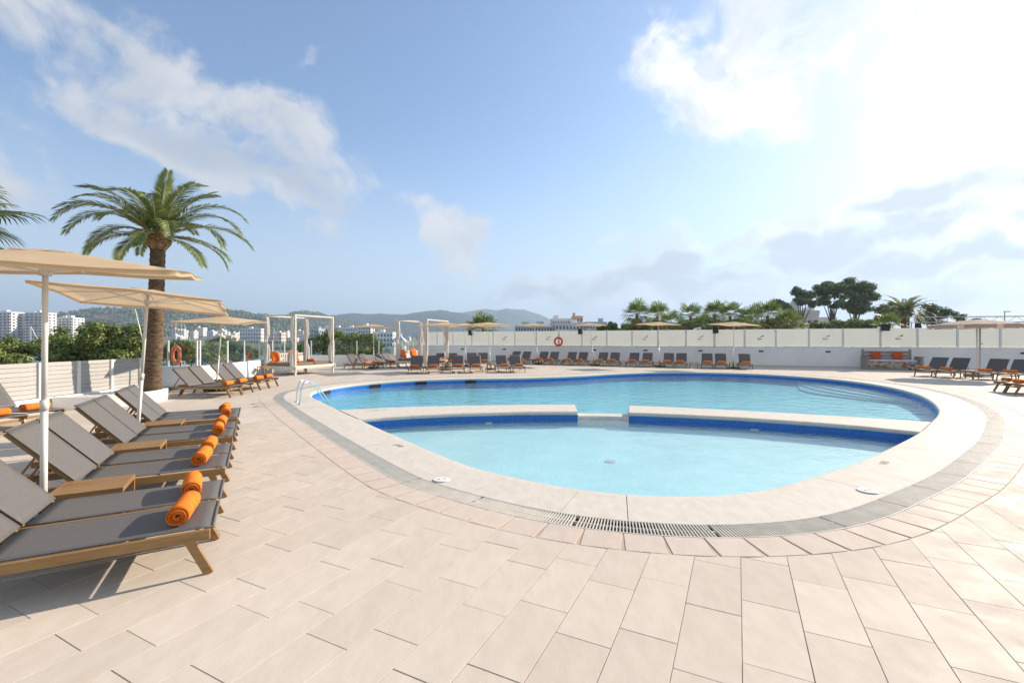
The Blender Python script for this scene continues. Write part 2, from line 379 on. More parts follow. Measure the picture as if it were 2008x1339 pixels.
def frosted_mat():
    m = bpy.data.materials.new('frosted_glass'); m.use_nodes = True; N = NT(m.node_tree); p = N.n['Principled BSDF']
    pos = N.new('ShaderNodeNewGeometry').outputs['Position']
    c = N.mix(N.noise(pos, .6, 4, .6), (.66, .67, .65, 1), (.74, .75, .73, 1))
    N.set(p.inputs['Base Color'], c); p.inputs['Roughness'].default_value = .35
    t = N.new('ShaderNodeBsdfTranslucent'); N.set(t.inputs[0], c)
    tr = N.new('ShaderNodeBsdfTransparent'); tr.inputs[0].default_value = (.85, .92, .9, 1)
    a = N.new('ShaderNodeMixShader'); a.inputs[0].default_value = .55; N.l.new(p.outputs[0], a.inputs[1]); N.l.new(t.outputs[0], a.inputs[2])
    b = N.new('ShaderNodeMixShader'); b.inputs[0].default_value = .12; N.l.new(a.outputs[0], b.inputs[1]); N.l.new(tr.outputs[0], b.inputs[2])
    N.l.new(b.outputs[0], N.n['Material Output'].inputs[0]); return m
M['frosted'] = frosted_mat()

def water_mat(name, absorb, dens, rip, scl):
    m = bpy.data.materials.new(name); m.use_nodes = True; N = NT(m.node_tree); N.n.remove(N.n['Principled BSDF'])
    pos = N.new('ShaderNodeNewGeometry').outputs['Position']
    st = N.vmath('MULTIPLY', pos, (1.0, 1.35, 1.0))
    h = N.math('ADD', N.noise(st, scl, 3, .55, .6), N.math('MULTIPLY', N.noise(st, scl * 3.7, 2, .5, .3), .28))
    bp = N.new('ShaderNodeBump'); bp.inputs['Strength'].default_value = 1.0; bp.inputs['Distance'].default_value = rip; N.set(bp.inputs['Height'], h)
    t = N.new('ShaderNodeBsdfTransparent'); t.inputs[0].default_value = (.97, .99, 1, 1)
    g = N.new('ShaderNodeBsdfGlossy'); g.inputs['Roughness'].default_value = .03; N.l.new(bp.outputs[0], g.inputs['Normal'])
    f = N.new('ShaderNodeFresnel'); N.l.new(bp.outputs[0], f.inputs['Normal'])
    # same reflectance from both sides (no refraction is traced, so no total reflection from below)
    N.set(f.inputs[0], N.math('MULTIPLY_ADD', N.new('ShaderNodeNewGeometry').outputs['Backfacing'], 1 / 1.33 - 1.33, 1.33))
    mx = N.new('ShaderNodeMixShader'); N.l.new(f.outputs[0], mx.inputs[0]); N.l.new(t.outputs[0], mx.inputs[1]); N.l.new(g.outputs[0], mx.inputs[2])
    out = N.n['Material Output']; N.l.new(mx.outputs[0], out.inputs[0])
    if dens > 0:
        v = N.new('ShaderNodeVolumeAbsorption'); v.inputs['Color'].default_value = absorb + (1,); v.inputs['Density'].default_value = dens
        N.l.new(v.outputs[0], out.inputs['Volume'])
    return m
M['water'] = water_mat('pool_water', (.30, .88, .96), .16, .03, 2.4)
M['kidwater'] = water_mat('paddling_water', (.30, .88, .96), .16, .011, 3.2)

def sea_mat():
    m = bpy.data.materials.new('sea_water'); m.use_nodes = True; N = NT(m.node_tree); p = N.n['Principled BSDF']
    pos = N.new('ShaderNodeNewGeometry').outputs['Position']
    N.set(p.inputs['Base Color'], N.mix(N.noise(pos, .02, 4), (.02, .10, .13, 1), (.04, .16, .18, 1)))
    p.inputs['Roughness'].default_value = .25
    b = N.new('ShaderNodeBump'); b.inputs['Distance'].default_value = .25; N.set(b.inputs['Height'], N.noise(pos, .5, 4)); N.l.new(b.outputs[0], p.inputs['Normal'])
    return m
M['sea'] = sea_mat()

def mosaic_mat(name, bands, size, grout, gmix):
    """small square mosaic; UV is (metres along the wall, height) ; bands = colours from the top edge down"""
    m = bpy.data.materials.new(name); m.use_nodes = True; N = NT(m.node_tree); p = N.n['Principled BSDF']
    uv = N.new('ShaderNodeTexCoord').outputs['UV']
    br = N.new('ShaderNodeTexBrick'); br.offset = 0; br.squash = 1
    N.set(br.inputs['Vector'], uv); br.inputs['Scale'].default_value = 1.0 / size
    br.inputs['Brick Width'].default_value = 1.0; br.inputs['Row Height'].default_value = 1.0
    br.inputs['Mortar Size'].default_value = .07; br.inputs['Mortar Smooth'].default_value = .1
    br.inputs['Color1'].default_value = (.72, .72, .72, 1); br.inputs['Color2'].default_value = (1.1, 1.1, 1.1, 1); br.inputs['Mortar'].default_value = (1, 1, 1, 1)
    sp = N.new('ShaderNodeSeparateXYZ'); N.set(sp.inputs[0], uv)
    col = bands[0][1]
    for (z, c) in bands[1:]:
        col = N.mix(N.math('LESS_THAN', sp.outputs[1], z), col, c)
    col = N.mix(1.0, col, br.outputs['Color'], 'MULTIPLY')
    col = N.mix(N.math('MULTIPLY', br.outputs['Fac'], gmix), col, grout)
    N.set(p.inputs['Base Color'], col); p.inputs['Roughness'].default_value = .22
    return m
M['bluewall'] = mosaic_mat('blue_mosaic', [(0, (.006, .15, .62)), (-.34, (.02, .42, .62))], .045, (.06, .30, .55), .6)
M['kidwall'] = mosaic_mat('paddling_mosaic', [(0, (.005, .12, .54)), (-.27, (.02, .42, .58))], .045, (.04, .26, .48), .65)
def floor_mat(name, c1, c2):
    m = bpy.data.materials.new(name); m.use_nodes = True; N = NT(m.node_tree); p = N.n['Principled BSDF']
    pos = N.new('ShaderNodeNewGeometry').outputs['Position']
    br = N.new('ShaderNodeTexBrick'); br.offset = 0; N.set(br.inputs['Vector'], pos); br.inputs['Scale'].default_value = 1 / .05
    br.inputs['Brick Width'].default_value = 1; br.inputs['Row Height'].default_value = 1; br.inputs['Mortar Size'].default_value = .06
    br.inputs['Color1'].default_value = c1 + (1,); br.inputs['Color2'].default_value = c2 + (1,); br.inputs['Mortar'].default_value = (.62, .66, .64, 1)
    n = N.smooth(N.noise(pos, 1.3, 6, .6), .3, .7, .93, 1.05); cb = N.new('ShaderNodeCombineColor')
    for i in range(3): N.set(cb.inputs[i], n)
    N.set(p.inputs['Base Color'], N.mix(1.0, br.outputs['Color'], cb.outputs[0], 'MULTIPLY')); p.inputs['Roughness'].default_value = .5
    return m
M['stepfloor'] = floor_mat('step_tile', (.16, .62, .68), (.22, .68, .73))
M['kidfloor'] = floor_mat('paddling_floor', (.38, .75, .75), (.49, .81, .80))
M['poolfloor'] = floor_mat('pool_floor', (.045, .62, .74), (.09, .69, .79))

# ================================================================== SETTING
# ---- ground, sea and hills (the terrace stands above the bay)
def ground_h(r, az):
    left = 1.0 if az < -3 else (0.0 if az > 6 else (6 - az) / 9.0)
    if az > 120 or az < -120: left = 0.0
    dip = min(max((r - 60) / 70, 0), 1); dip = dip * dip * (3 - 2 * dip)
    rise = min(max((r - 620) / 60, 0), 1)
    z = -3.6 - 7.6 * dip * left * (1 - rise) - 1.0 * rise * left
    if r > 680: z += left * min((r - 680) * .03, 14)
    return z
radii = [0, 8, 16, 26, 40, 60, 75, 90, 105, 120, 140, 200, 300, 420, 540, 600, 620, 635, 650, 665, 680, 760, 900, 1200, 1800, 2800, 4500, 9000]
NA = 120; b = MB(); b.v.append((0, 0, -3.6))
for r in radii[1:]:
    for j in range(NA):
        a = 360 * j / NA - 180
        b.v.append((r * math.sin(R(a)), r * math.cos(R(a)), ground_h(r, a)))
for j in range(NA): b.f.append((0, 1 + (j + 1) % NA, 1 + j))
for k in range(len(radii) - 2):
    for j in range(NA):
        a = 1 + k * NA + j; e = 1 + k * NA + (j + 1) % NA; b.f.append((a, e, e + NA, a + NA))
tag(b.build('ground', M['ground'], smooth=True), kind='structure')
b = MB(); b.quad((-2500, -1200, -10), (900, -1200, -10), (900, 900, -10), (-2500, 900, -10))
tag(b.build('sea', M['sea']), kind='structure')

def prof_at(prof, x):
    if x <= prof[0][0]: return prof[0][1]
    for (x0, y0), (x1, y1) in zip(prof, prof[1:]):
        if x <= x1:
            t = (x - x0) / (x1 - x0); t = t * t * (3 - 2 * t) * .5 + t * .5
            return y0 + (y1 - y0) * t
    return prof[-1][1]

def hill(prof, dist, m, step, rough, seed, base=-9.0):
    b = MB(); rows = [.62, .66, .70, .74, .78, .82, .86, .90, .93, .96, .98, 1.0, 1.03, 1.08, 1.16, 1.28]
    fac = [0, .04, .12, .22, .33, .45, .58, .72, .83, .92, .97, 1.0, .97, .85, .5, 0]
    x = prof[0][0]; cols = []
    while x <= prof[-1][0]: cols.append(x); x += step
    fine = []
    for k in range(len(rows) - 1):
        for q in range(3): t = q / 3; fine.append((rows[k] * (1 - t) + rows[k + 1] * t, fac[k] * (1 - t) + fac[k + 1] * t))
    for (rw, fc) in fine:
        for px in cols:
            Y = dist * rw; X = (px - 1004) / 892.4 * Y
            hgt = hz(prof_at(prof, px), dist) - base
            n = noise.fractal(Vector((X * .0045 + seed, Y * .0045, seed)), 1.0, 2.0, 5)
            n2 = noise.noise(Vector((X * .05, Y * .05, seed)))
            z = base + max(hgt, 0) * fc * (1 + .28 * n * (1 - fc * .85)) + (n2 * rough if fc > .03 else 0)
            b.v.append((X, Y, z))
    nc = len(cols)
    for k in range(len(fine) - 1):
        for j in range(nc - 1):
            a = k * nc + j; b.f.append((a, a + 1, a + nc + 1, a + nc))
    return tag(b.build('hill', m, smooth=True), kind='structure'), b

hA, bA = hill([(-260, 655), (-60, 640), (94, 620), (142, 613), (187, 605), (224, 605), (300, 606), (400, 608), (454, 609), (514, 617), (580, 630), (640, 647), (720, 672)], 1350, M['hill'], 2.5, 2.2, 1.3)
hB, bB = hill([(430, 672), (480, 645), (540, 624), (585, 612), (605, 611), (653, 620), (720, 640), (820, 672)], 2000, M['hill'], 2.5, 3.0, 5.1)
hC, bC = hill([(500, 672), (560, 645), (652, 618), (687, 613), (722, 616), (752, 614), (789, 615.6), (819, 613), (864, 609), (901, 614), (960, 632), (1030, 655), (1060, 672)], 2900, M['farhill'], 2.5, 4.0, 9.7)
hD, bD = hill([(760, 672), (820, 642), (870, 622), (901, 614), (951, 605.5), (971, 608.6), (993, 604), (1026, 607.4), (1051, 615), (1083, 627), (1120, 641), (1180, 655), (1290, 672)], 4200, M['farhill'], 2.5, 5.0, 13.9)
# woods on the two nearer hills: far too many trees to count
b = MB()
rnd = random.Random(4)
for (src, cnt, lo, hi) in ((bA, 7500, 3.0, 7.5), (bB, 3500, 4.0, 9.0)):
    vs = src.v; n = len(vs)
    for k in range(cnt):
        p = Vector(vs[rnd.randrange(int(n * .08), int(n * .72))]); q = noise.noise(Vector((p.x * .012, p.y * .012, 2.2)))
        if q < -.12 and rnd.random() < .8: continue
        p += Vector((rnd.uniform(-6, 6), rnd.uniform(-8, 8), 0)); s = rnd.uniform(lo, hi); i = len(b.v)
        t0 = rnd.random() * 6.3
        b.v.append(tuple(p + Vector((0, 0, s))))
        for (zz, rr) in ((.62, .55), (.15, .6)):
            for j in range(5):
                t = t0 + j * 1.2566; b.v.append(tuple(p + Vector((math.cos(t) * s * rr * rnd.uniform(.7, 1.2), math.sin(t) * s * rr, s * zz))))
        for j in range(5):
            e = (j + 1) % 5; b.f.append((i, i + 1 + j, i + 1 + e)); b.f.append((i + 1 + j, i + 6 + j, i + 6 + e, i + 1 + e))
tag(b.build('hillside_woods', M['leaf2']), 'dark pine and scrub woods covering the hills behind the town', 'woods', kind='stuff')

# ---- pool outline (world metres), smoothed
EDGE = [(-3.31, 9.85), (-2.3, 8.45), (-.92, 6.6), (-.30, 5.93), (.70, 5.25), (1.55, 5.0), (2.33, 5.03), (3.05, 5.28), (4.05, 5.87), (4.98, 6.47), (6.23, 7.40), (7.58, 8.46),
        (8.77, 9.52), (9.76, 10.43), (10.7, 11.42), (11.93, 12.99), (13.03, 14.73), (13.9, 16.8), (14.3, 19.0), (13.95, 21.2), (12.4, 23.5), (9.9, 24.65), (7.4, 24.4), (5.1, 23.35),
        (3.29, 22.15), (1.5, 21.2), (-.2, 20.7), (-2.1, 20.4), (-4.1, 19.65), (-5.65, 18.35), (-6.45, 16.9), (-6.6, 15.3), (-6.15, 13.95), (-5.43, 12.86), (-4.25, 11.15)]
def spline(pts, sub):
    out = []; n = len(pts)
    for i in range(n):
        p0, p1, p2, p3 = (np.array(pts[(i + k) % n], float) for k in (-1, 0, 1, 2))
        for s in range(sub):
            t = s / sub
            out.append(.5 * ((2 * p1) + (-p0 + p2) * t + (2 * p0 - 5 * p1 + 4 * p2 - p3) * t * t + (-p0 + 3 * p1 - 3 * p2 + p3) * t ** 3))
    return np.array(out)
def resample(P, n):
    Q = np.vstack([P, P[:1]]); L = np.r_[0, np.cumsum(np.hypot(*np.diff(Q, axis=0).T))]
    t = np.linspace(0, L[-1], n, endpoint=False)
    return np.c_[np.interp(t, L, Q[:, 0]), np.interp(t, L, Q[:, 1])], L[-1]
def offset(P, d, sm=0):
    T = np.roll(P, -1, 0) - np.roll(P, 1, 0); T /= np.hypot(*T.T)[:, None]
    Nn = np.c_[T[:, 1], -T[:, 0]]
    for _ in range(sm):
        Nn = (np.roll(Nn, 1, 0) + Nn * 2 + np.roll(Nn, -1, 0)) / 4; Nn /= np.hypot(*Nn.T)[:, None]
    return P + Nn * d
POOL, PLEN = resample(spline(EDGE, 12), 720)
COP, GRW, CRW = .76, .29, .345
TPOOL = np.roll(POOL, -1, 0) - np.roll(POOL, 1, 0); TPOOL /= np.hypot(*TPOOL.T)[:, None]
O1 = offset(POOL, COP, 30); O2 = offset(POOL, COP + GRW, 30); O3 = offset(POOL, COP + GRW + CRW, 30)

def inside(poly, pts):
    pts = np.atleast_2d(pts); res = np.zeros(len(pts), bool); n = len(poly)
    x, y = pts[:, 0], pts[:, 1]
    for i in range(n):
        x0, y0 = poly[i]; x1, y1 = poly[(i + 1) % n]
        c = ((y0 > y) != (y1 > y))
        if c.any():
            with np.errstate(divide='ignore', invalid='ignore'):
                xi = (x1 - x0) * (y - y0) / (y1 - y0) + x0
            res ^= c & (x < xi)
    return res

# ---- terrace
WALLK, WALLS = 37.3, -.40                    # frosted-screen wall: y = 37.3 - 0.40 x
def wy(x): return WALLK + WALLS * x
TERR = [(-11.75, -7), (34, -7), (34, wy(34) + .25), (-8.25, wy(-8.25) + .25), (-8.25, 31.6), (-13.75, 30.1), (-11.95, 17.15), (-13.6, 17.15), (-11.75, 14.2)]
b = MB(); rings = [TERR, [tuple(p) for p in O3[::4]]]
tris = tessellate_polygon([[Vector((x, y, 0)) for x, y in rr] for rr in rings]); flat = [p for rr in rings for p in rr]
b.v = [(x, y, -.005) for x, y in flat]; b.f = [tuple(t) for t in tris]
bm = b.mesh('pool_deck'); bm.materials.append(M['grout'])
B2 = bmesh.new(); B2.from_mesh(bm); bmesh.ops.recalc_face_normals(B2, faces=B2.faces)
for f in B2.faces:
    if f.normal.z < 0: f.normal_flip()
B2.to_mesh(bm); B2.free()
deck = tag(link('pool_deck', bm), kind='structure')
b = MB(); n = len(TERR)
for i in range(n):
    x0, y0 = TERR[i]; x1, y1 = TERR[(i + 1) % n]; b.quad((x0, y0, -3.7), (x1, y1, -3.7), (x1, y1, -.006), (x0, y0, -.006))
b.build('terrace_side', M['terrace_side'], deck)

# tiles: long side leans 26.4 degrees to the right of the view
TH = R(26.4); tu = np.array([math.sin(TH), math.cos(TH)]); tv = np.array([math.cos(TH), -math.sin(TH)])
TW, TL, J = .325, .655, .0045
cand = []
for k in range(-110, 110):
    v0 = .02 + TW * k; s0 = 2.70 if k % 2 == 0 else 2.495
    for m_ in range(-30, 80):
        cand.append((v0, s0 + TL * m_, k, m_))
cen = np.array([tu * (s + TL / 2) + tv * (v + TW / 2) for (v, s, _, _) in cand])
vis = (cen[:, 1] > .3) & (np.abs(cen[:, 0]) < cen[:, 1] * 1.22 + 1.2) & (cen[:, 1] < 42)
cand = [c for c, q in zip(cand, vis) if q]; cen = cen[vis]
ok = inside(TERR, cen); cand = [c for c, q in zip(cand, ok) if q]; cen = cen[ok]
corn = np.array([[tu * (s + a) + tv * (v + e) for (a, e) in ((J / 2, J / 2), (J / 2, TW - J / 2), (TL - J / 2, TW - J / 2), (TL - J / 2, J / 2))] for (v, s, _, _) in cand])
ins = inside(O3, corn.reshape(-1, 2)).reshape(-1, 4); cnt = ins.sum(1)
order = np.argsort(np.hypot(cen[:, 0], cen[:, 1]))
full_mesh = MB()
def prism(b, poly, z0, z1, sidefaces=True):
    i = len(b.v); n = len(poly)
    b.v += [(x, y, z1) for x, y in poly] + [(x, y, z0) for x, y in poly]
    b.f.append(tuple(i + k for k in range(n)))
    for k in range(n): b.f.append((i + k, i + n + k, i + n + (k + 1) % n, i + (k + 1) % n))
def ccw(poly):
    a = sum(poly[i][0] * poly[(i + 1) % len(poly)][1] - poly[(i + 1) % len(poly)][0] * poly[i][1] for i in range(len(poly)))
    return poly if a > 0 else poly[::-1]
half = [(-(TL - J) / 2, -(TW - J) / 2), ((TL - J) / 2, -(TW - J) / 2), ((TL - J) / 2, (TW - J) / 2), (-(TL - J) / 2, (TW - J) / 2)]
prism(full_mesh, half, -.006, 0); fm = full_mesh.mesh('tile', .0012); fm.materials.append(M['tile'])
stuff = MB(); made = 0
TROT = math.atan2(tu[1], tu[0])
def lim(c):  # in the picture and near enough to pick apart
    return made < 300 and abs(c[0]) < c[1] * 1.16 + .6 and c[1] > .9
O3T = np.roll(O3, -1, 0) - np.roll(O3, 1, 0); O3N = np.c_[O3T[:, 1], -O3T[:, 0]]; O3N /= np.hypot(*O3N.T)[:, None]
trnd = random.Random(11)
for i in order:
    c = cen[i]; dz = trnd.uniform(-.0012, .0010)
    if cnt[i] == 4: continue
    near = np.argmin(((O3 - c) ** 2).sum(1))
    if cnt[i] == 0 and ((O3[near] - c) ** 2).sum() > .2:
        if lim(c):
            o = link('tile', fm, deck, (c[0], c[1], dz), TROT); made += 1
        else:
            prism(stuff, ccw([tuple(p) for p in corn[i]]), -.006, dz)
        continue
    poly = [np.array(p) for p in corn[i]]; p0 = O3[near] + O3N[near] * .004; nn = O3N[near]; out = []
    for k in range(4):
        A_, B_ = poly[k], poly[(k + 1) % 4]; da, db = (A_ - p0) @ nn, (B_ - p0) @ nn
        if da >= 0: out.append(tuple(A_))
        if (da >= 0) != (db >= 0): out.append(tuple(A_ + (B_ - A_) * da / (da - db)))
    if len(out) < 3: continue
    out = ccw(out)
    if lim(c):
        q = MB(); prism(q, [(x - c[0], y - c[1]) for x, y in out], -.006, 0); o = q.build('tile', M['tile'], deck, loc=(c[0], c[1], dz)); made += 1
    else: prism(stuff, out, -.006, dz)
tag(stuff.build('tile_field', M['tile'], deck), kind='stuff')

# ---- ring round the pool: mortar bed, border tiles, drain, coping
def ringmesh(Pa, Pb, za, zb, name, m, parent=None):
    b = MB(); n = len(Pa)
    b.v = [(x, y, za) for x, y in Pa] + [(x, y, zb) for x, y in Pb]
    b.f = [(k, k + n, (k + 1) % n + n, (k + 1) % n) for k in range(n)]
    return b.build(name, m, parent)
ring = tag(link('border_course', None), kind='structure')
ringmesh(O2, O3, -.006, -.006, 'mortar_bed', M['bed'], ring)
Lo2 = resample(O2, 400)[1]; nt = int(Lo2 / .338)
P2, _ = resample(O2, nt * 4); T2 = np.roll(P2, -2, 0) - np.roll(P2, 2, 0); T2 /= np.hypot(*T2.T)[:, None]
q = MB(); prism(q, [(-.164, .003), (.164, .003), (.164, CRW - .006), (-.164, CRW - .006)], -.008, 0); rm = q.mesh('border_tile', .0012); rm.materials.append(M['course'])
for k in range(nt):
    p = P2[k * 4 + 2]; t = T2[k * 4 + 2]; nn = np.array([t[1], -t[0]])
    ang = math.atan2(nn[1], nn[0]) - math.pi / 2
    link('border_tile', rm, ring, (p[0], p[1], trnd.uniform(-.001, .001)), ang)
drain = tag(link('drain_channel', None), kind='structure')
ringmesh(O1, O2, -.05, -.05, 'channel_floor', M['channel'], drain)
ringmesh(O1, O1, -.05, .0, 'channel_side', M['channel'], drain)
def railring(d0, d1, name):
    A_ = offset(POOL, d0, 30); B_ = offset(POOL, d1, 30); b = MB(); n = len(A_)
    zr = -.006 if name == 'grate_rib' else .002
    b.v = [(x, y, zr) for x, y in A_] + [(x, y, zr) for x, y in B_] + [(x, y, -.03) for x, y in A_] + [(x, y, -.03) for x, y in B_]
    for k in range(n):
        e = (k + 1) % n
        b.f += [(k, k + n, e + n, e), (k, e, e + 2 * n, k + 2 * n), (k + n, k + 3 * n, e + 3 * n, e + n)]
    return b.build(name, M['grate'], drain)
railring(COP, COP + .012, 'grate_frame'); railring(COP + GRW - .012, COP + GRW, 'grate_frame'); railring(COP + GRW * .5 - .006, COP + GRW * .5 + .006, 'grate_rib')
b = MB(); PA = offset(POOL, COP + .012, 30); PB = offset(POOL, COP + GRW - .012, 30)
La = resample(PA, 300)[1]; ns = int(La / .0235)
idx = np.linspace(0, len(PA), ns, endpoint=False)
PA2 = np.vstack([PA, PA[:1]]); PB2 = np.vstack([PB, PB[:1]])
gx = lambda P, t: np.array([np.interp(t, np.arange(len(P)), P[:, 0]), np.interp(t, np.arange(len(P)), P[:, 1])])
for k, t in enumerate(idx):
    if k % 42 == 0: continue
    a_ = gx(PA2, t); e_ = gx(PB2, t); b.bar((a_[0], a_[1], -.012), (e_[0], e_[1], -.012), .0095, .026)
tag(b.build('grate_slat', M['grate'], drain), kind='stuff')

coping = tag(link('pool_coping', None), kind='structure')
def copseg(i0, i1, gap):
    b = MB(); prof = [(.03, -.10), (.0, -.075), (-.012, -.04), (-.004, -.010), (.02, .003), (.10, .006), (COP * .6, .004), (COP - .004, .0), (COP - .004, -.05)]
    ks = list(range(i0, i1 + 1)); n = len(ks); rings_ = []
    for (d, z) in prof:
        Po = OFFS[d]
        rings_.append([(Po[k % len(Po)][0], Po[k % len(Po)][1], z) for k in ks])
    # a hairline seam at both ends
    for rr in rings_:
        for e, f in ((0, 1), (-1, -2)):
            A_ = Vector(rr[e]); B_ = Vector(rr[f]); rr[e] = tuple(A_ + (B_ - A_).normalized() * gap)
    m = len(prof); b.v = [p for rr in rings_ for p in rr]
    for r_ in range(m - 1):
        for k in range(n - 1):
            a = r_ * n + k; b.f.append((a, a + n, a + n + 1, a + 1))
    b.f.append(tuple(r_ * n for r_ in range(m))); b.f.append(tuple(r_ * n + n - 1 for r_ in range(m))[::-1])
    o = b.build('coping_slab', M['coping'], coping)
    return o
OFFS = {d: offset(POOL, d, 30) for (d) in (.03, .0, -.012, -.004, .02, .10, COP * .6, COP - .004)}
OFFS[.0] = POOL
cuts = [0, 30, 62, 73, 79, 110, 145, 180, 215, 255, 295, 335, 375, 415, 455, 495, 535, 575, 615, 655, 690, 720]
for a, e in zip(cuts, cuts[1:]): copseg(a, e, .004)
ringmesh(offset(POOL, .02, 30), O1, -.012, -.012, 'coping_bed', M['bed'], coping)

# ---- basins
WL = -.155
DB = [(-4.25, 11.15), (-3.6, 11.38), (-2.75, 11.66), (-1.3, 11.92), (.22, 12.06), (1.67, 12.12), (2.4, 12.07), (3.09, 11.93), (4.3, 11.55), (5.53, 11.07), (6.99, 10.44), (7.9, 9.97), (8.77, 9.52)]
DF = [(-3.31, 9.85), (-2.9, 10.08), (-2.3, 10.33), (-1.31, 10.62), (.2, 10.87), (1.57, 10.90), (2.2, 10.86), (2.76, 10.76), (3.9, 10.46), (5.04, 10.07), (6.33, 9.43), (7.0, 9.0), (7.58, 8.46)]
def nearest(p): return int(np.argmin(((POOL - np.array(p)) ** 2).sum(1)))
iKL, iKR, iMR, iML = nearest(EDGE[0]), nearest((7.58, 8.46)), nearest((8.77, 9.52)), nearest((-4.25, 11.15))
KID = [tuple(p) for p in POOL[iKL:iKR + 1]] + DF[::-1][1:-1]
GAPB = [(p[0] * .60 + q[0] * .40, p[1] * .60 + q[1] * .40) for p, q in zip(DF[5:8], DB[5:8])]
MAIN = [tuple(p) for p in POOL[iMR:iML + 1]] + DB[1:6] + GAPB + DB[7:-1]
GAPSET = set(DF[5:8]) | set(GAPB)
def basin(loop, zb, wallm, floorm, prefix):
    b = MB(); n = len(loop); L = 0; uvs = []
    for k in range(n):
        x0, y0 = loop[k]; x1, y1 = loop[(k + 1) % n]; d = math.hypot(x1 - x0, y1 - y0)
        zt = WL + .02 if (loop[k] in GAPSET and loop[(k + 1) % n] in GAPSET) else -.02
        b.quad((x0, y0, zb), (x1, y1, zb), (x1, y1, zt), (x0, y0, zt)); uvs += [(L, zb), (L + d, zb), (L + d, zt), (L, zt)]; L += d
    o = b.build(prefix + '_walls', wallm); ul = o.data.uv_layers.new(name='UVMap')
    for i, uv in enumerate(uvs): ul.data[i].uv = uv
    tag(o, kind='structure')
    b = MB(); b.v = [(x, y, zb) for x, y in loop]
    b.f = [tuple(t) for t in tessellate_polygon([[Vector((x, y, 0)) for x, y in loop]])]
    o = tag(b.build(prefix + '_floor', floorm), kind='structure')
    return o
def inset(loop, d):
    P = np.array(loop); return [tuple(p) for p in offset(P, -d, 0)]
kidfloor = basin(KID, WL - .18, M['kidwall'], M['kidfloor'], 'paddling_pool')
basin(MAIN, WL - .27, M['bluewall'], M['poolfloor'], 'swimming_pool')
def water(loop, zb, m, name):
    lp = inset(loop, -.004); b = MB(); n = len(lp)
    b.v = [(x, y, WL) for x, y in lp] + [(x, y, zb) for x, y in lp]
    T = tessellate_polygon([[Vector((x, y, 0)) for x, y in lp]])
    for t in T:
        a = [Vector(b.v[k]) for k in t]; up = (a[1] - a[0]).cross(a[2] - a[0]).z > 0
        t = tuple(t) if up else tuple(t)[::-1]; b.f.append(t); b.f.append(tuple(k + n for k in t)[::-1])
    for k in range(n): e = (k + 1) % n; b.f.append((k + n, e + n, e, k))
    return tag(b.build(name, m), kind='structure')
water(KID, WL - .30, M['kidwater'], 'paddling_pool_water')
water(MAIN, WL - .4, M['water'], 'swimming_pool_water')
# entry steps under water along the right-hand far curve
steps = tag(link('pool_steps', None), kind='structure')
s0, s1 = nearest((13.1, 14.9)), nearest((13.7, 21.8))
for k, (d0, d1, zt) in enumerate(((.0, .55, WL - .10), (.55, 1.1, WL - .14), (1.1, 1.65, WL - .18), (1.65, 2.2, WL - .22))):
    b = MB(); sec = POOL[s0:s1 + 1]; n = len(sec); inn = np.c_[-TPOOL[s0:s1 + 1, 1], TPOOL[s0:s1 + 1, 0]]; tp = np.sin(np.pi * np.arange(n) / (n - 1)) ** .7
    A_ = sec + inn * (.012 + d0 * tp)[:, None]; E_ = sec + inn * (.013 + d1 * tp)[:, None]
    b.v = [(x, y, zt) for x, y in A_] + [(x, y, zt) for x, y in E_] + [(x, y, WL - .268) for x, y in E_]
    for j in range(n - 1): b.f += [(j, j + 1, j + n + 1, j + n), (j + n, j + n + 1, j + 2 * n + 1, j + 2 * n)]
    b.build('step', M['stepfloor'], steps)

# ---- dividing wall between the pools, in two lengths with a low sill between them
def divider(fr, bk, label, lo=-.40, hi=.012, name='dividing_wall'):
    t = thing(name, label, 'wall')
    def strip(fr, bk, z0, z1, m, nm, uvw=False):
        b = MB(); n = len(fr)
        b.v = [(x, y, z1) for x, y in fr] + [(x, y, z1) for x, y in bk] + [(x, y, z0) for x, y in fr] + [(x, y, z0) for x, y in bk]
        for k in range(n - 1):
            b.f += [(k, k + 1, k + n + 1, k + n), (k, k + 2 * n, k + 2 * n + 1, k + 1), (k + n, k + n + 1, k + 3 * n + 1, k + 3 * n)]
        b.f += [(0, n, 3 * n, 2 * n), (n - 1, 3 * n - 1, 4 * n - 1, 2 * n - 1)]
        return b
    F_ = np.array(fr); K_ = np.array(bk)
    # capping slab with a rounded nose
    d = (F_ - K_) / np.hypot(*(F_ - K_).T)[:, None]
    prof = [(0, -.075), (.018, -.062), (.026, -.04), (.018, -.012), (-.004, .004), (-.05, hi)]
    b = MB(); n = len(fr); lines = []
    for (o_, z) in prof: lines.append([(p[0] + q[0] * o_, p[1] + q[1] * o_, z) for p, q in zip(F_, d)])
    for (o_, z) in prof[::-1]: lines.append([(p[0] - q[0] * o_, p[1] - q[1] * o_, z) for p, q in zip(K_, d)])
    b.v = [p for l in lines for p in l]; m = len(lines)
    for r_ in range(m - 1):
        for k in range(n - 1): a = r_ * n + k; b.f.append((a, a + 1, a + n + 1, a + n))
    b.f.append(tuple(r_ * n for r_ in range(m))); b.f.append(tuple(r_ * n + n - 1 for r_ in range(m))[::-1])
    b.build('capping', M['coping'], t)
    return t
divider(DF[0:6], DB[0:6], 'long white capped wall between the pools, left of the gap')
divider(DF[7:], DB[7:], 'white capped wall between the pools, right of the gap')
b = MB(); fr = DF[5:8]; bk = [(p[0] * .62 + q[0] * .38, p[1] * .62 + q[1] * .38) for p, q in zip(DF[5:8], DB[5:8])]
sill = thing('pool_sill', 'low white rounded sill across the gap between the pools', 'sill')
pr = [(.008, WL - .175), (.014, WL - .02), (.006, WL + .03), (-.03, WL + .055)]
lines = []
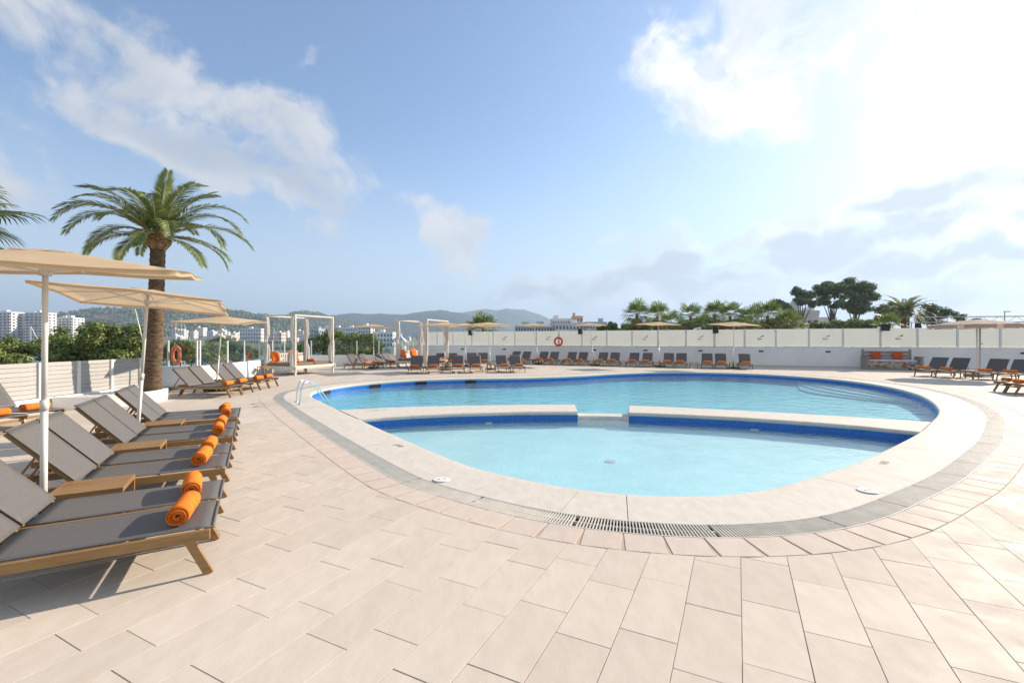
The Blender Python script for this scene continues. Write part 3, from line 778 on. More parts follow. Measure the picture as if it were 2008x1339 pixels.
F_ = np.array(fr); K_ = np.array(bk); d = (F_ - K_) / np.hypot(*(F_ - K_).T)[:, None]
for (o_, z) in pr: lines.append([(p[0] + q[0] * o_, p[1] + q[1] * o_, z) for p, q in zip(F_, d)])
for (o_, z) in pr[::-1]: lines.append([(p[0] - q[0] * o_, p[1] - q[1] * o_, z) for p, q in zip(K_, d)])
b.v = [p for l in lines for p in l]; n = 3
for r_ in range(len(lines) - 1):
    for k in range(n - 1): a = r_ * n + k; b.f.append((a, a + 1, a + n + 1, a + n))
b.build('sill_top', M['coping'], sill)
for fa, ba, sgn in ((DF[5], DB[5], 1), (DF[7], DB[7], -1)):
    b = MB(); f0 = Vector((fa[0], fa[1], 0)); b0 = Vector((ba[0], ba[1], 0)); b.bar(f0 + Vector((0, 0.004, -.24)), b0 + Vector((0, -0.004, -.24)), .06, .33)
    b.build('cheek', M['coping'], sill)

# ---- small things set in the deck and the pool
def lid(px, py, label):
    p = G(px, py); t = thing('access_lid', label, 'lid', (p.x, p.y, .007), R(20), 'white access lids in the coping')
    MB().lathe([(0, .008), (.098, .008), (.103, .004), (.106, 0)], 28).build('disc', M['white_lid'], t, smooth=False)
    for s_ in (-1, 1): MB().box((.035 * s_, 0, .0095), (.03, .012, .002)).build('finger_hole', M['ink'], t)
lid(866, 941, 'round white access lid in the coping left of the drain')
lid(1701, 963, 'round white access lid in the coping at the right curve')
def decal(txt, px, py, size, rot, label, dz=.0085):
    cu = bpy.data.curves.new('depth_mark', 'FONT'); cu.body = txt; cu.size = size; cu.align_x = 'CENTER'; cu.align_y = 'CENTER'
    tmp = bpy.data.objects.new('tmp', cu); me = bpy.data.meshes.new_from_object(tmp); me.name = 'depth_mark'
    bpy.data.objects.remove(tmp); me.materials.clear(); me.materials.append(M['ink'])
    p = G(px, py); tag(link('depth_mark', me, None, (p.x, p.y, dz), R(rot)), label, 'marking')
decal("0'40", 781, 874, .13, -38, 'small grey depth figures painted on the left coping')
decal("0'40", 1735, 908, .13, 42, 'small faded depth figures painted on the right coping')
decal("1'20 m", 740, 805.3, .16, 12, 'row of small figures on the dividing wall near the ladder', .014)
def floor_fitting(px, py, zf, r, label, name, m):
    z = 892.4 * (CAM_H - zf) / (py - 668); p = Vector(((px - 1004) / 892.4 * z, z, zf))
    t = thing(name, label, 'drain', p); MB().lathe([(0, .012), (r * .75, .012), (r, .004), (r, .001)], 24).build('grating', m, t)
    MB().lathe([(r, .001), (r, .008), (r * 1.12, .008), (r * 1.12, .001)], 24).build('rim', M['white_lid'], t)
floor_fitting(1197, 905, WL - .18, .09, 'small round grey drain in the paddling pool floor', 'floor_drain', M['bgrey'])
# lamps on the divider's face and skimmer mouths on the far wall
def wall_fit(p, nrm, name, label, cat, grp, kind):
    rz = math.atan2(nrm[1], nrm[0]) - math.pi / 2
    t = thing(name, label, cat, (p[0], p[1], p[2]), rz, grp)
    if kind == 'lamp':
        MB().box((0, .012, 0), (.16, .02, .05)).build('lens', M['white_lid'], t, .006)
    else:
        b = MB(); b.box((0, .01, .055), (.50, .03, .02)); b.box((0, .01, -.055), (.50, .03, .02)); b.box((-.24, .01, 0), (.02, .03, .09)); b.box((.24, .01, 0), (.02, .03, .09))
        b.build('frame', M['black'], t); MB().box((0, .006, 0), (.46, .012, .09)).build('flap', M['black'], t)  # black plate stands for the shade inside the open mouth
def on_line(P, x):
    for a, e in zip(P, P[1:]):
        if a[0] <= x <= e[0]:
            k = (x - a[0]) / (e[0] - a[0]); dd = Vector((e[0] - a[0], e[1] - a[1])).normalized()
            return (x, a[1] + (e[1] - a[1]) * k), (dd.y, -dd.x)
for x, lb in ((-.55, 'left'), (5.3, 'right')):
    q, nn = on_line(DF, x); wall_fit((q[0], q[1], WL - .09), nn, 'pool_lamp', 'small oval lamp under water on the %s dividing wall' % lb, 'lamp', 'lamps in the paddling pool', 'lamp')
TP = np.roll(POOL, -1, 0) - np.roll(POOL, 1, 0); TP /= np.hypot(*TP.T)[:, None]
for (px, lb) in ((640, 'closest to the steel ladder'), (737, 'second from the steel ladder'), (827, 'third from the steel ladder'), (923, 'fourth and farthest from the steel ladder')):
    best = None
    for k in range(len(POOL)):
        x, y = POOL[k]
        if y > 13.8 and x < 3:
            e_ = abs(1004 + 892.4 * x / y - px) + (0 if y > 14.9 else 500)
            if best is None or e_ < best[0]: best = (e_, k)
    k = best[1]; n_ = (-TP[k][1], TP[k][0])
    wall_fit((POOL[k][0] + n_[0] * .004, POOL[k][1] + n_[1] * .004, -.145), n_, 'pool_skimmer', 'dark skimmer mouth in the far pool edge, ' + lb, 'skimmer', 'skimmer mouths along the pool edge', 's')

# steel ladder
lad = thing('pool_ladder', 'curved polished steel handrails of the pool ladder', 'ladder', (-5.8, 12.4, 0))
for (p0, p1) in ((Vector((-5.98, 12.62, 0)), Vector((-5.70, 13.95, -.5))), (Vector((-5.66, 12.14, 0)), Vector((-5.34, 13.47, -.5)))):
    d = Vector((p1.x - p0.x, p1.y - p0.y, 0)); pts = []
    ctrl = [(0, 0), (.02, .22), (.05, .40), (.12, .53), (.24, .585), (.38, .56), (.52, .46), (.70, .27), (.88, .05), (1.0, -.15), (1.1, -.5)]
    for (t, h) in ctrl: pts.append(p0 + d * t * .92 + Vector((0, 0, h)) - lad.location)
    sm = []
    for i in range(len(pts) - 1):
        a, b_, c_, e_ = pts[max(i - 1, 0)], pts[i], pts[i + 1], pts[min(i + 2, len(pts) - 1)]
        for s_ in range(4):
            t = s_ / 4; sm.append(.5 * ((2 * b_) + (-a + c_) * t + (2 * a - 5 * b_ + 4 * c_ - e_) * t * t + (-a + 3 * b_ - 3 * c_ + e_) * t ** 3))
    sm.append(pts[-1])
    MB().tube(sm, .021, 10).build('handrail', M['steel'], lad, smooth=True)
    MB().lathe([(.021, .03), (.045, .02), (.05, .006)], 16, tuple(p0 - lad.location)).build('flange', M['steel'], lad, smooth=True)

# ---- slat fence on the left with its kerb, and the palm planter
FX = -11.45
kerb = thing('fence_kerb', 'white rendered kerb under the slat fence on the left', 'kerb')
MB().box((FX + .02, 6.2, .155), (.26, 15.6, .31)).build('kerb_wall', M['plaster'], kerb, .01)
fence = thing('slat_fence', 'pale horizontal slat fence with posts along the left edge', 'fence', (FX, 9, .3))
posts = [13.98 - .99 * k for k in range(0, 10)]
for y in posts: MB().box((.02, y - 9, .43), (.07, .075, .88)).build('post', M['post_white'], fence, .004)
slat = MB().box((0, 0, 0), (.022, .99 - .09, .098)).mesh('slat', .004); slat.materials.append(M['fence'])
for a, e in zip(posts, posts[1:]):
    for k in range(8):
        o = link('slat', slat, fence, (trnd.uniform(-.003, .003), (a + e) / 2 - 9, .075 + .106 * k)); o.rotation_euler = (trnd.uniform(-.002, .002), 0, 0)
PC = Vector((-11.25, 12.55, 0)); PR_ = 1.42
pl = thing('planter', 'round white planter with pebbles at the palm foot', 'planter', PC)
b = MB(); n = 30; prof = [(PR_, 0), (PR_, .30), (PR_ - .015, .315), (PR_ - .12, .315), (PR_ - .13, .30), (PR_ - .13, .2)]
for (r, z) in prof:
    for k in range(n + 1):
        t = -math.pi / 2 + math.pi * k / n; b.v.append((r * math.cos(t), r * math.sin(t), z))
for r_ in range(len(prof) - 1):
    for k in range(n): a = r_ * (n + 1) + k; b.f.append((a, a + 1, a + n + 2, a + n + 1))
b.build('rim', M['plaster'], pl)
b = MB(); b.v = [(0, 0, .25)] + [((PR_ - .1) * math.cos(-math.pi / 2 + math.pi * k / n), (PR_ - .1) * math.sin(-math.pi / 2 + math.pi * k / n), .25) for k in range(n + 1)]
b.f = [(0, k + 1, k + 2) for k in range(n)]; b.build('soil_bed', M['soil'], pl)
b = MB()
for k in range(1400):
    r = (PR_ - .18) * math.sqrt(trnd.random()); t = -math.pi / 2 + math.pi * trnd.random(); s = trnd.uniform(.018, .04); c = Vector((r * math.cos(t), r * math.sin(t), .262)); i = len(b.v)
    b.v += [tuple(c + Vector(v) * s) for v in ((1.2, 0, 0), (0, 1, 0), (-1.1, 0, .1), (0, -1, 0), (.1, 0, .8), (0, .1, -.6))]
    b.f += [(i, i + 1, i + 4), (i + 1, i + 2, i + 4), (i + 2, i + 3, i + 4), (i + 3, i, i + 4)]
tag(b.build('pebbles', M['pebble'], pl), kind='stuff')

# ---- low wall and clear glass on the left and far left
B0, B1, B3, B4, B5 = Vector((-13.5, 17.05, 0)), Vector((-11.80, 17.0, 0)), Vector((-13.55, 30.0, 0)), Vector((-8.05, 31.45, 0)), Vector((-8.05, 40.4, 0))
lw = thing('low_wall', 'low white rendered wall below the clear glass screens', 'wall')
def wallseg(p, q, w, h, name, m, par, z0=0.0, bev=.01):
    b = MB(); b.bar((p.x, p.y, z0 + h / 2), (q.x, q.y, z0 + h / 2), w, h); return b.build(name, m, par, bev)
d13 = (B3 - B1).normalized(); d34 = (B4 - B3).normalized()
wallseg(B0, B1 + Vector((.0, 0, 0)), .16, .745, 'wall_panel', M['plaster'], lw)
wallseg(B1 + d13 * .09, B3, .16, .74, 'wall_panel', M['plaster'], lw)
wallseg(B3 + d34 * .10, B4, .16, .742, 'wall_panel', M['plaster'], lw)
wallseg(B4 + Vector((0, .10, 0)), B5, .16, .738, 'wall_panel', M['plaster'], lw)
gb = thing('glass_balustrade', 'clear glass balustrade with white posts on the low wall', 'balustrade')
def xline(px, p, q):
    u = (px - 1004) / 892.4; d = q - p; t = (p.x - u * p.y) / (u * d.y - d.x); return p + d * t
PT = 1.70
def glassrun(pts):
    for p in pts: MB().box((p.x, p.y, (.74 + PT) / 2), (.055, .055, PT - .74 + .01)).build('post', M['post_white'], gb, .004)
    for p, q in zip(pts, pts[1:]):
        d = (q - p).normalized(); b = MB(); b.bar(p + d * .04 + Vector((0, 0, .77 + (PT - .79) / 2)), q - d * .04 + Vector((0, 0, .77 + (PT - .79) / 2)), .01, PT - .79); b.build('pane', M['glass'], gb)
glassrun([B0 + Vector((.05, 0, 0)), xline(330, B0, B1), xline(386, B0, B1)])
glassrun([xline(392, B1, B3), xline(446, B1, B3), xline(479, B1, B3), xline(509, B1, B3), xline(534, B1, B3), xline(557.7, B1, B3), xline(579, B1, B3), xline(602, B1, B3)])
glassrun([xline(610, B3, B4), xline(655, B3, B4), xline(699.6, B3, B4), xline(743, B3, B4), xline(773, B3, B4)])
glassrun([B4 + Vector((0, .15 + 1.8 * k, 0)) for k in range(5)])

# ---- long white wall with frosted screens
WA, WB = Vector((-8.1, wy(-8.1), 0)), Vector((33.8, wy(33.8), 0)); wd = (WB - WA).normalized(); wn_ = Vector((wd.y, -wd.x, 0))
WH, GT = 1.27, 2.48
bw = thing('boundary_wall', 'long white rendered wall behind the wall-side loungers', 'wall')
wallseg(WA, WB, .2, WH, 'wall_body', M['plaster'], bw)
wallseg(WA + Vector((0, 0, 0)), WB, .24, .03, 'wall_cap', M['plaster'], bw, WH, .005)
wallseg(WA + wn_ * .115, WB + wn_ * .115, .02, .07, 'skirting', M['course'], bw, 0, .003)
fs = thing('frosted_screen', 'row of frosted glass screens on the long white wall', 'screen')
pxs = [828, 858, 889, 926, 968, 1010.5, 1052.8, 1097, 1142, 1190.5, 1240, 1290.8, 1345.6, 1401.4, 1460.6, 1522, 1586.8, 1653.7, 1727, 1799.6, 1878, 1962]
wp = [xline(p, WA, WB) for p in pxs]; st = (wp[-1] - wp[-2]).length
wp += [wp[-1] + wd * st, wp[-1] + wd * 2 * st]
ang_w = math.atan2(wd.y, wd.x)
logos = {4: 'logo', 6: 'logopale', 8: 'logo', 10: 'logopale', 12: 'logopale', 14: 'logo', 16: 'logopale', 18: 'logoolive'}
for p in wp:
    b = MB(); b.box((0, 0, WH + .03 + (GT - WH) / 2), (.09, .09, GT - WH - .02)); b.build('post', M['post_white'], fs, .006, loc=(p.x, p.y, 0), rotz=ang_w)
for k, (p, q) in enumerate(zip(wp, wp[1:])):
    c = (p + q) / 2; L = (q - p).length - .11
    o = MB().box((0, 0, 0), (L, .014, GT - WH - .06)).build('pane', M['frosted'], fs, loc=(c.x, c.y, (GT + WH) / 2 + .02), rotz=ang_w)
    if k in logos:
        b = MB()
        def stroke(pts):
            b.quad(*[(x * 1.5, -.011, z * 1.5) for x, z in pts])
        stroke([(-.10, .0), (-.02, .05), (.05, .075), (.14, .13), (.11, .045), (-.03, .035), (-.085, -.01)])
        stroke([(-.10, .0), (-.085, -.01), (-.10, -.06), (-.12, -.06)]); stroke([(-.13, -.085), (.05, -.07), (.07, -.035), (-.09, -.05)])
        b.build('logo', M[logos[k]], o)
# wall lamps, speakers
wl_pts = [908, 990, 1166, 1266, 1373.5, 1492, 1623, 1764, 2005]
for i, px in enumerate(wl_pts):
    p = xline(px, WA, WB) + wn_ * .112
    t = thing('wall_lamp', 'black slot wall lamp, %s from the left along the white wall' % ORD[i], 'lamp', (p.x, p.y, 1.0), ang_w, 'slot lamps along the white wall')
    MB().box((0, 0, 0), (.27, .03, .10)).build('housing', M['black'], t, .004); MB().box((0, -.017, .0), (.21, .006, .035)).build('lens', M['glassdark'], t)
for i, (px, w, h, py, lb) in enumerate(((925, .30, .44, 652, 'small black speaker beside the parasol at the second daybed'), (1139.5, .30, .42, 650, 'black speaker on the screen post near the orange life ring'),
                                       (1403, .36, .46, 647, 'black speaker under the right-hand beige parasol by the wall'), (1733, .42, .42, 642, 'large black speaker above the rustic bench'))):
    p = xline(px, WA, WB) + wn_ * .24
    t = thing('speaker', lb, 'speaker', (p.x, p.y, hz(py, p.y)), ang_w + R(-8), 'speakers on the screen posts')
    MB().box((0, 0, 0), (w, .26, h)).build('cabinet', M['black'], t, .015)
    MB().lathe([(0, -.01), (w * .28, .0), (w * .33, .012)], 20).build('cone', M['darkbase'], t).matrix_local = Matrix.Translation((0, -.135, -.05)) @ Matrix.Rotation(R(90), 4, 'X')
    MB().bar((0, .12, 0), (.02, .3, -.02), .04, .06).build('bracket', M['black'], t)

# ---- life rings
def life_ring(loc, rz, m, label, hook, squash=1.0):
    t = thing('life_ring', label, 'life ring', loc, rz)
    b = MB(); n, k = 36, 12
    for i in range(n):
        a = 2 * math.pi * i / n
        for j in range(k):
            e = 2 * math.pi * j / k; rr = .30 + .072 * math.cos(e); b.v.append((rr * math.cos(a), .055 * math.sin(e), rr * math.sin(a)))
    for i in range(n):
        for j in range(k): b.f.append((i * k + j, i * k + (j + 1) % k, ((i + 1) % n) * k + (j + 1) % k, ((i + 1) % n) * k + j))
    b.build('ring', m, t, smooth=True)
    for i in range(4):
        a = math.pi / 4 + i * math.pi / 2; b = MB(); p0 = Vector((math.cos(a) * .30, 0, math.sin(a) * .30)); dd = Vector((-math.sin(a), 0, math.cos(a)))
        b.tube([p0 - dd * .025, p0 + dd * .025], .077, 12); b.build('band', m, t, smooth=True)
    if hook:
        MB().box((0, .09, .12), (.05, .03, 1.0)).build('bracket', M['bgrey'], t)
p = xline(1096, WA, WB) + wn_ * .16
life_ring((p.x, p.y, hz(669.5, p.y)), ang_w, M['ring'], 'orange-red life ring hanging on the frosted screen wall', True)
p = xline(350, B0, B1)
life_ring((p.x, p.y - .12, 1.17), R(-32), M['ringpale'], 'faded orange life ring on the clear glass behind the palm', False)

# ================================================================== FURNITURE
def make_lounger():
    t = thing('sun_lounger', 'x', 'sun lounger')
    Wd, ZS, HX, BL, BA = .68, .33, 1.2, .72, R(48)
    for s in (-1, 1):
        y = s * (Wd / 2 - .018)
        MB().bar((.0, y, ZS - .04), (1.93, y, ZS - .04), .036, .07).build('side_rail', M['wood'], t, .004)
        MB().bar((.13, y, ZS - .06), (.005, y, .0), .034, .06, (1, 0, 0)).build('leg', M['wood'], t, .004)
        MB().bar((1.76, y, ZS - .06), (1.90, y, .0), .034, .06, (1, 0, 0)).build('leg', M['wood'], t, .004)
        e = Vector((HX + math.cos(BA) * BL, 0, ZS + math.sin(BA) * BL)); nb = Vector((math.sin(BA), 0, -math.cos(BA)))
        yb = s * (Wd / 2 - .055)
        MB().bar(Vector((HX, yb, ZS)) + nb * .018, e + Vector((0, yb, 0)) + nb * .018, .03, .034, (0, 0, 1)).build('back_rail', M['wood'], t, .003)
        m = Vector((HX + math.cos(BA) * .42, s * .24, ZS + math.sin(BA) * .42)) + nb * .03
        MB().bar(m, (HX + .52, s * .24, ZS - .05), .018, .018).build('prop', M['wood'], t)
    for x, z in ((.10, ZS - .10), (1.78, ZS - .10), (HX - .02, ZS - .05)):
        MB().bar((x, -Wd / 2 + .036, z), (x, Wd / 2 - .036, z), .03, .045, (0, 0, 1)).build('cross_bar', M['wood'], t, .003)
    def sling(f, nx, name, hw):
        b = MB(); ny = 8
        for i in range(nx + 1):
            for j in range(ny + 1): b.v.append(tuple(f(i / nx, -1 + 2 * j / ny)))
        for i in range(nx):
            for j in range(ny): a = i * (ny + 1) + j; b.f.append((a, a + ny + 1, a + ny + 2, a + 1))
        o = b.build(name, M['sling'], t, smooth=True); md = o.modifiers.new('s', 'SOLIDIFY'); md.thickness = .008; md.offset = 0; return o
    sling(lambda u, v: Vector((-.015 + (HX + .01) * u, v * .302, ZS + .004 - .014 * (1 - v * v) * math.sin(math.pi * min(max(u, .03), .97)))), 14, 'seat_sling', .3)
    up = Vector((math.cos(BA), 0, math.sin(BA))); nn = Vector((-math.sin(BA), 0, math.cos(BA)))
    sling(lambda u, v: Vector((HX, v * .322, ZS + .006)) + up * (BL * u + .01) + nn * (.008 - .012 * (1 - v * v) * math.sin(math.pi * u)), 10, 'back_sling', .3)
    # hems at the foot and along the top
    MB().tube([(-.015, -.30, ZS + .002), (-.015, .30, ZS + .002)], .012, 8).build('hem', M['sling'], t, smooth=True)
    MB().tube([Vector((HX, s * .322, ZS + .008)) + up * (BL + .01) for s in (-1, 1)], .012, 8).build('hem', M['sling'], t, smooth=True)
    return t

def make_towel(var):
    rr = random.Random(30 + var); b = MB(); turns, npt, L = 4.2, 78, .44
    pts_o, pts_i = [], []
    th = .0138
    for k in range(npt + 1):
        t = k / npt; a = (t - 1) * turns * 2 * math.pi - math.pi * .62 - .15 * var; r = .011 + .062 * t
        sq = 1 - .10 * max(0, -math.sin(a)) * t
        pts_o.append((math.cos(a) * (r + th * .46), math.sin(a) * (r + th * .46) * sq)); pts_i.append((math.cos(a) * (r - th * .46), math.sin(a) * (r - th * .46) * sq))
    loop = pts_o + pts_i[::-1]; n = len(loop); seg = 7
    for s in range(seg + 1):
        y = -L / 2 + L * s / seg
        for k, (x, z) in enumerate(loop):
            w = 1 + .05 * noise.noise(Vector((x * 9, y * 5 + var * 3, z * 9))) - (.05 if s in (0, seg) else 0)
            b.v.append((x * w, y + .012 * math.sin(3 * k / n * 6.28 + s) * (s in (0, seg)), z * w + .0725))
    for s in range(seg):
        for k in range(n): e = (k + 1) % n; b.f.append((s * n + k, s * n + e, (s + 1) * n + e, (s + 1) * n + k))
    m_ = npt + 1
    for base in (0, seg * n):
        for k in range(npt):
            q = (base + k, base + k + 1, base + n - 2 - k, base + n - 1 - k); b.f.append(q if base else q[::-1])
    me = b.mesh('rolled_towel', smooth=True); me.materials.append(M['towel']); return me
TOWELS = [make_towel(v) for v in range(4)]

def make_table(name='side_table', top=.48, ln=.52, ht=.37):
    t = thing(name, 'x', 'table')
    n = 7; w = (top - .05) / n
    for k in range(n):
        MB().box((0, -top / 2 + .025 + w * (k + .5), ht - .01), (ln - .05, w - .008, .018)).build('slat', M['wood'], t, .002)
    b = MB()
    for s in (-1, 1): b.box((0, s * (top / 2 - .0125), ht - .02), (ln, .025, .04)); b.box((s * (ln / 2 - .0125), 0, ht - .02), (.025, top - .05, .04))
    b.build('frame', M['wood'], t, .002)
    for sx in (-1, 1):
        for sy in (-1, 1): MB().box((sx * (ln / 2 - .019), sy * (top / 2 - .019), (ht - .04) / 2), (.036, .036, ht - .04)).build('leg', M['wood'], t, .002)
    return t

LP = make_lounger(); TPR = make_table(); used = {'l': False, 't': False}
def lounger(foot, head, label, group, z=0.0):
    o = LP if not used['l'] else copy_tree(LP); used['l'] = True
    o.location = (foot[0], foot[1], z); o.rotation_euler = (0, 0, math.atan2(head[1], head[0]) + trnd.uniform(-.008, .008))
    tag(o, label, 'sun lounger', group); return o
tw = [0]
def towel(foot, head, label, group='rolled orange towels on the loungers', x=.22, z=.339, y=0.0, turn=0.0):
    h = Vector((head[0], head[1])).normalized(); s = Vector((-h.y, h.x)); j = trnd.uniform(-.03, .03)
    p = Vector(foot[:2]) + h * (x + j) + s * (y + trnd.uniform(-.03, .03))
    o = link('rolled_towel', TOWELS[tw[0] % 4], None, (p.x, p.y, z - .002), math.atan2(h.y, h.x) + trnd.uniform(-.10, .10) + turn); tw[0] += 1
    return tag(o, label, 'towel', group)
def table(p, head, label):
    o = TPR if not used['t'] else copy_tree(TPR); used['t'] = True
    o.location = (p[0], p[1], 0); o.rotation_euler = (0, 0, math.atan2(head[1], head[0])); return tag(o, label, 'table', 'slatted side tables by the loungers')

# canopy: square, eight ribs, shallow fall and a hem
def canopy_mesh(name, S, drop, hem, sides=4):
    b = MB(); n = 14; H = S / 2; idx = {}
    def hgt(u, v):
        m = max(abs(u), abs(v)); k = min(abs(u), abs(v)) / m if m > 1e-6 else 0
        sag = .010 * m * math.sin(math.pi * k) ** 2 * S / 2.1
        return -drop * (m * .82 + .18 * m * m) - drop * .16 * k * m - sag
    for i in range(n + 1):
        for j in range(n + 1):
            u = -1 + 2 * i / n; v = -1 + 2 * j / n; m = max(abs(u), abs(v)); k = min(abs(u), abs(v)) / m if m > 0 else 0
            pull = 1 - .018 * m ** 3 * math.sin(math.pi * k) ** 2
            b.v.append((u * H * pull, v * H * pull, hgt(u, v)))
    for i in range(n):
        for j in range(n):
            if (i in (n // 2 - 1, n // 2)) and (j in (n // 2 - 1, n // 2)): continue
            a = i * (n + 1) + j; b.f.append((a, a + n + 1, a + n + 2, a + 1))
    per = [(i, 0) for i in range(n)] + [(n, j) for j in range(n)] + [(n - i, n) for i in range(n)] + [(0, n - j) for j in range(n)]
    i0 = len(b.v)
    for (i, j) in per:
        x, y, z = b.v[i * (n + 1) + j]; b.v.append((x * .995, y * .995, z - hem))
    for k in range(len(per)):
        e = (k + 1) % len(per); a = per[k][0] * (n + 1) + per[k][1]; c = per[e][0] * (n + 1) + per[e][1]; b.f.append((a, c, i0 + e, i0 + k))
    me = b.mesh(name, smooth=True); return me
def vent_mesh(s):
    b = MB(); n = 8
    for i in range(n + 1):
        for j in range(n + 1):
            u = -1 + 2 * i / n; v = -1 + 2 * j / n; m = max(abs(u), abs(v)); b.v.append((u * s, v * s, -.004 - .02 * m + .012 * math.sin(5 * u + 1) * math.sin(4 * v) * m))
    for i in range(n):
        for j in range(n): a = i * (n + 1) + j; b.f.append((a, a + n + 1, a + n + 2, a + 1))
    return b.mesh('vent', smooth=True)
CS, CD = 2.1, .15
CAN = canopy_mesh('canopy', CS, CD, .035); CAN.materials.append(M['canvas']); VEN = vent_mesh(.19); VEN.materials.append(M['canvas'])
def parasol(base, top, rz, tilt, label, scale=1.0, basekind='plate', group='beige square parasols round the pool'):
    """base and top: feet and hub of the pole; tilt = (direction, degrees) the canopy leans down towards"""
    base = Vector(base); top = Vector(top); t = thing('parasol', label, 'parasol', base, 0, group)
    T = top - base; low = T * .46
    MB().tube([T * .02, low], .026, 12).build('lower_pole', M['alu'], t, smooth=True)
    MB().tube([low - T * .02, T * 1.0], .0215, 12).build('upper_pole', M['alu'], t, smooth=True)
    MB().tube([low - T * .025, low + T * .012], .032, 12).build('collar', M['alu'], t, smooth=True)
    # canopy frame
    td, tg = tilt; ax = Vector((-math.sin(td), math.cos(td), 0))
    Rm = Matrix.Rotation(R(tg), 4, ax); Mx = Matrix.Translation(T) @ Rm @ Matrix.Rotation(rz, 4, 'Z') @ Matrix.Scale(scale, 4)
    c = link('canopy', CAN, t); c.matrix_local = Mx
    v = link('vent', VEN, c); v.location = (0, 0, .006)
    H = CS / 2; run = T - (T.normalized() * .20)
    for k in range(8):
        a = k * math.pi / 4; u, w = round(math.cos(a), 3), round(math.sin(a), 3); m = max(abs(u), abs(w)); u, w = u / m, w / m
        z = -CD * 1.0 - (CD * .16 if abs(u) == abs(w) else 0) - .016
        tip = Mx @ Vector((u * H * .985, w * H * .985, z)); hub = Mx @ Vector((u * .05, w * .05, -.03)); mid = hub.lerp(tip, .46)
        MB().bar(hub, tip, .012, .016).build('rib', M['alu'], t)
        MB().bar(run + (tip - run).normalized() * .03, mid, .009, .011).build('strut', M['alu'], t)
    MB().tube([run - T * .012, run + T * .012], .045, 12).build('runner', M['alu'], t, smooth=True)
    MB().tube([T * .965, T * .992], .05, 12).build('top_hub', M['alu'], t, smooth=True)
    if basekind == 'plate':
        MB().box((0, 0, .06), (.55, .55, .055)).build('base_plate', M['darkbase'], t, .008, rotz=rz)
        MB().tube([(0, 0, .08), T * .14], .032, 12).build('socket', M['darkbase'], t)
        for sx in (-1, 1):
            for sy in (-1, 1): MB().tube([(sx * .22 - .02, sy * .22, .022), (sx * .22 + .02, sy * .22, .022)], .022, 10).build('castor', M['black'], t)
    return t

# --- row A: along the left of the deck, four pairs
eA = Vector((-.49, .872)); hA_ = Vector((-.872, -.49)); P0 = Vector((-2.2, 3.315)); kk = 0
gA = 'grey sling loungers in the near left row'
for k in range(4):
    for j in range(2):
        f = P0 + eA * (1.84 * k + .345 + .69 * j)
        lounger(f, hA_, ('grey sling lounger, closest to the viewer in the left row' if kk == 0 else 'grey sling lounger, %s from the viewer in the left row' % ORD[kk]), gA)
        towel(f, hA_, ('rolled orange towel on the lounger closest to the viewer' if kk == 0 else 'rolled orange towel on the %s lounger of the left row' % ORD[kk]), x=.215)
        kk += 1
for k in range(3):
    p = P0 + eA * (1.84 * k + 1.38 + .23) + hA_ * 1.02
    table(p, hA_, ('slatted wooden side table closest to the viewer', 'slatted side table between the second and third left pairs', 'slatted side table beside the second leaning parasol')[k])
rzA = math.atan2(hA_.y, hA_.x)
u1 = P0 + eA * (1.38 + .23) + hA_ * 1.42
u1 = Vector((-4.12, 4.0))
parasol((u1.x, u1.y, 0), (u1.x + .02, u1.y, 2.50), rzA, (R(-75), 5.5), 'large beige parasol closest to the viewer, cut by the left edge', 1.0)
u2 = Vector((-5.92, 7.17))
parasol((u2.x, u2.y, 0), (-5.73, 7.17, 2.50), rzA, (R(62), 5.5), 'beige parasol with leaning pole in front of the palm', 1.0)

# --- row O: two at the left edge by the fence
hO = Vector((-.985, .15)); gO = 'loungers cut by the left edge near the fence'
for j, f in enumerate((Vector((-9.12, 8.92)), Vector((-9.02, 8.12)))):
    lounger(f, hO, ('lounger foot end by the white kerb under the slat fence', 'lounger cut by the left edge, nearer than its neighbour')[j], gO)
    towel(f, hO, ('rolled orange towel by the white kerb at the far left', 'rolled orange towel cut by the left picture edge')[j], x=.26)

# --- row B: beside the palm
hB_ = Vector((-.995, -.06)); gB = 'grey sling loungers beside the palm'
rowB = [Vector((-8.42, 13.92)), Vector((-8.52, 14.72)), Vector((-8.66, 15.98)), Vector((-8.74, 16.74))]
for j, f in enumerate(rowB):
    lounger(f, hB_, 'grey sling lounger, %s behind the palm trunk going away' % ORD[j], gB)
    towel(f, hB_, 'rolled orange towel on the %s lounger beyond the palm' % ORD[j], x=.24)
table((-9.6, 15.36), hB_, 'slatted side table under the third parasol beyond the palm')
parasol((-10.02, 15.4, 0), (-9.80, 15.4, 2.52), R(8), (R(-60), 5), 'beige parasol standing among the loungers behind the palm')

# --- row C: in front of the low wall, between the two daybeds
hC_ = Vector((-.866, .5)); gC = 'grey sling loungers between the daybeds'
rowC = [Vector((-8.32, 26.7)), Vector((-7.95, 27.38)), Vector((-7.32, 28.5)), Vector((-6.95, 29.15))]
for j, f in enumerate(rowC):
    lounger(f, hC_, 'grey sling lounger, %s from the left between the two daybeds' % ORD[j], gC)
    towel(f, hC_, 'rolled orange towel on the %s lounger between the daybeds' % ORD[j], x=.25)
parasol((-8.62, 28.4, 0), (-8.66, 28.4, 2.72), R(35), (0, 0), 'beige parasol standing between the two daybeds')

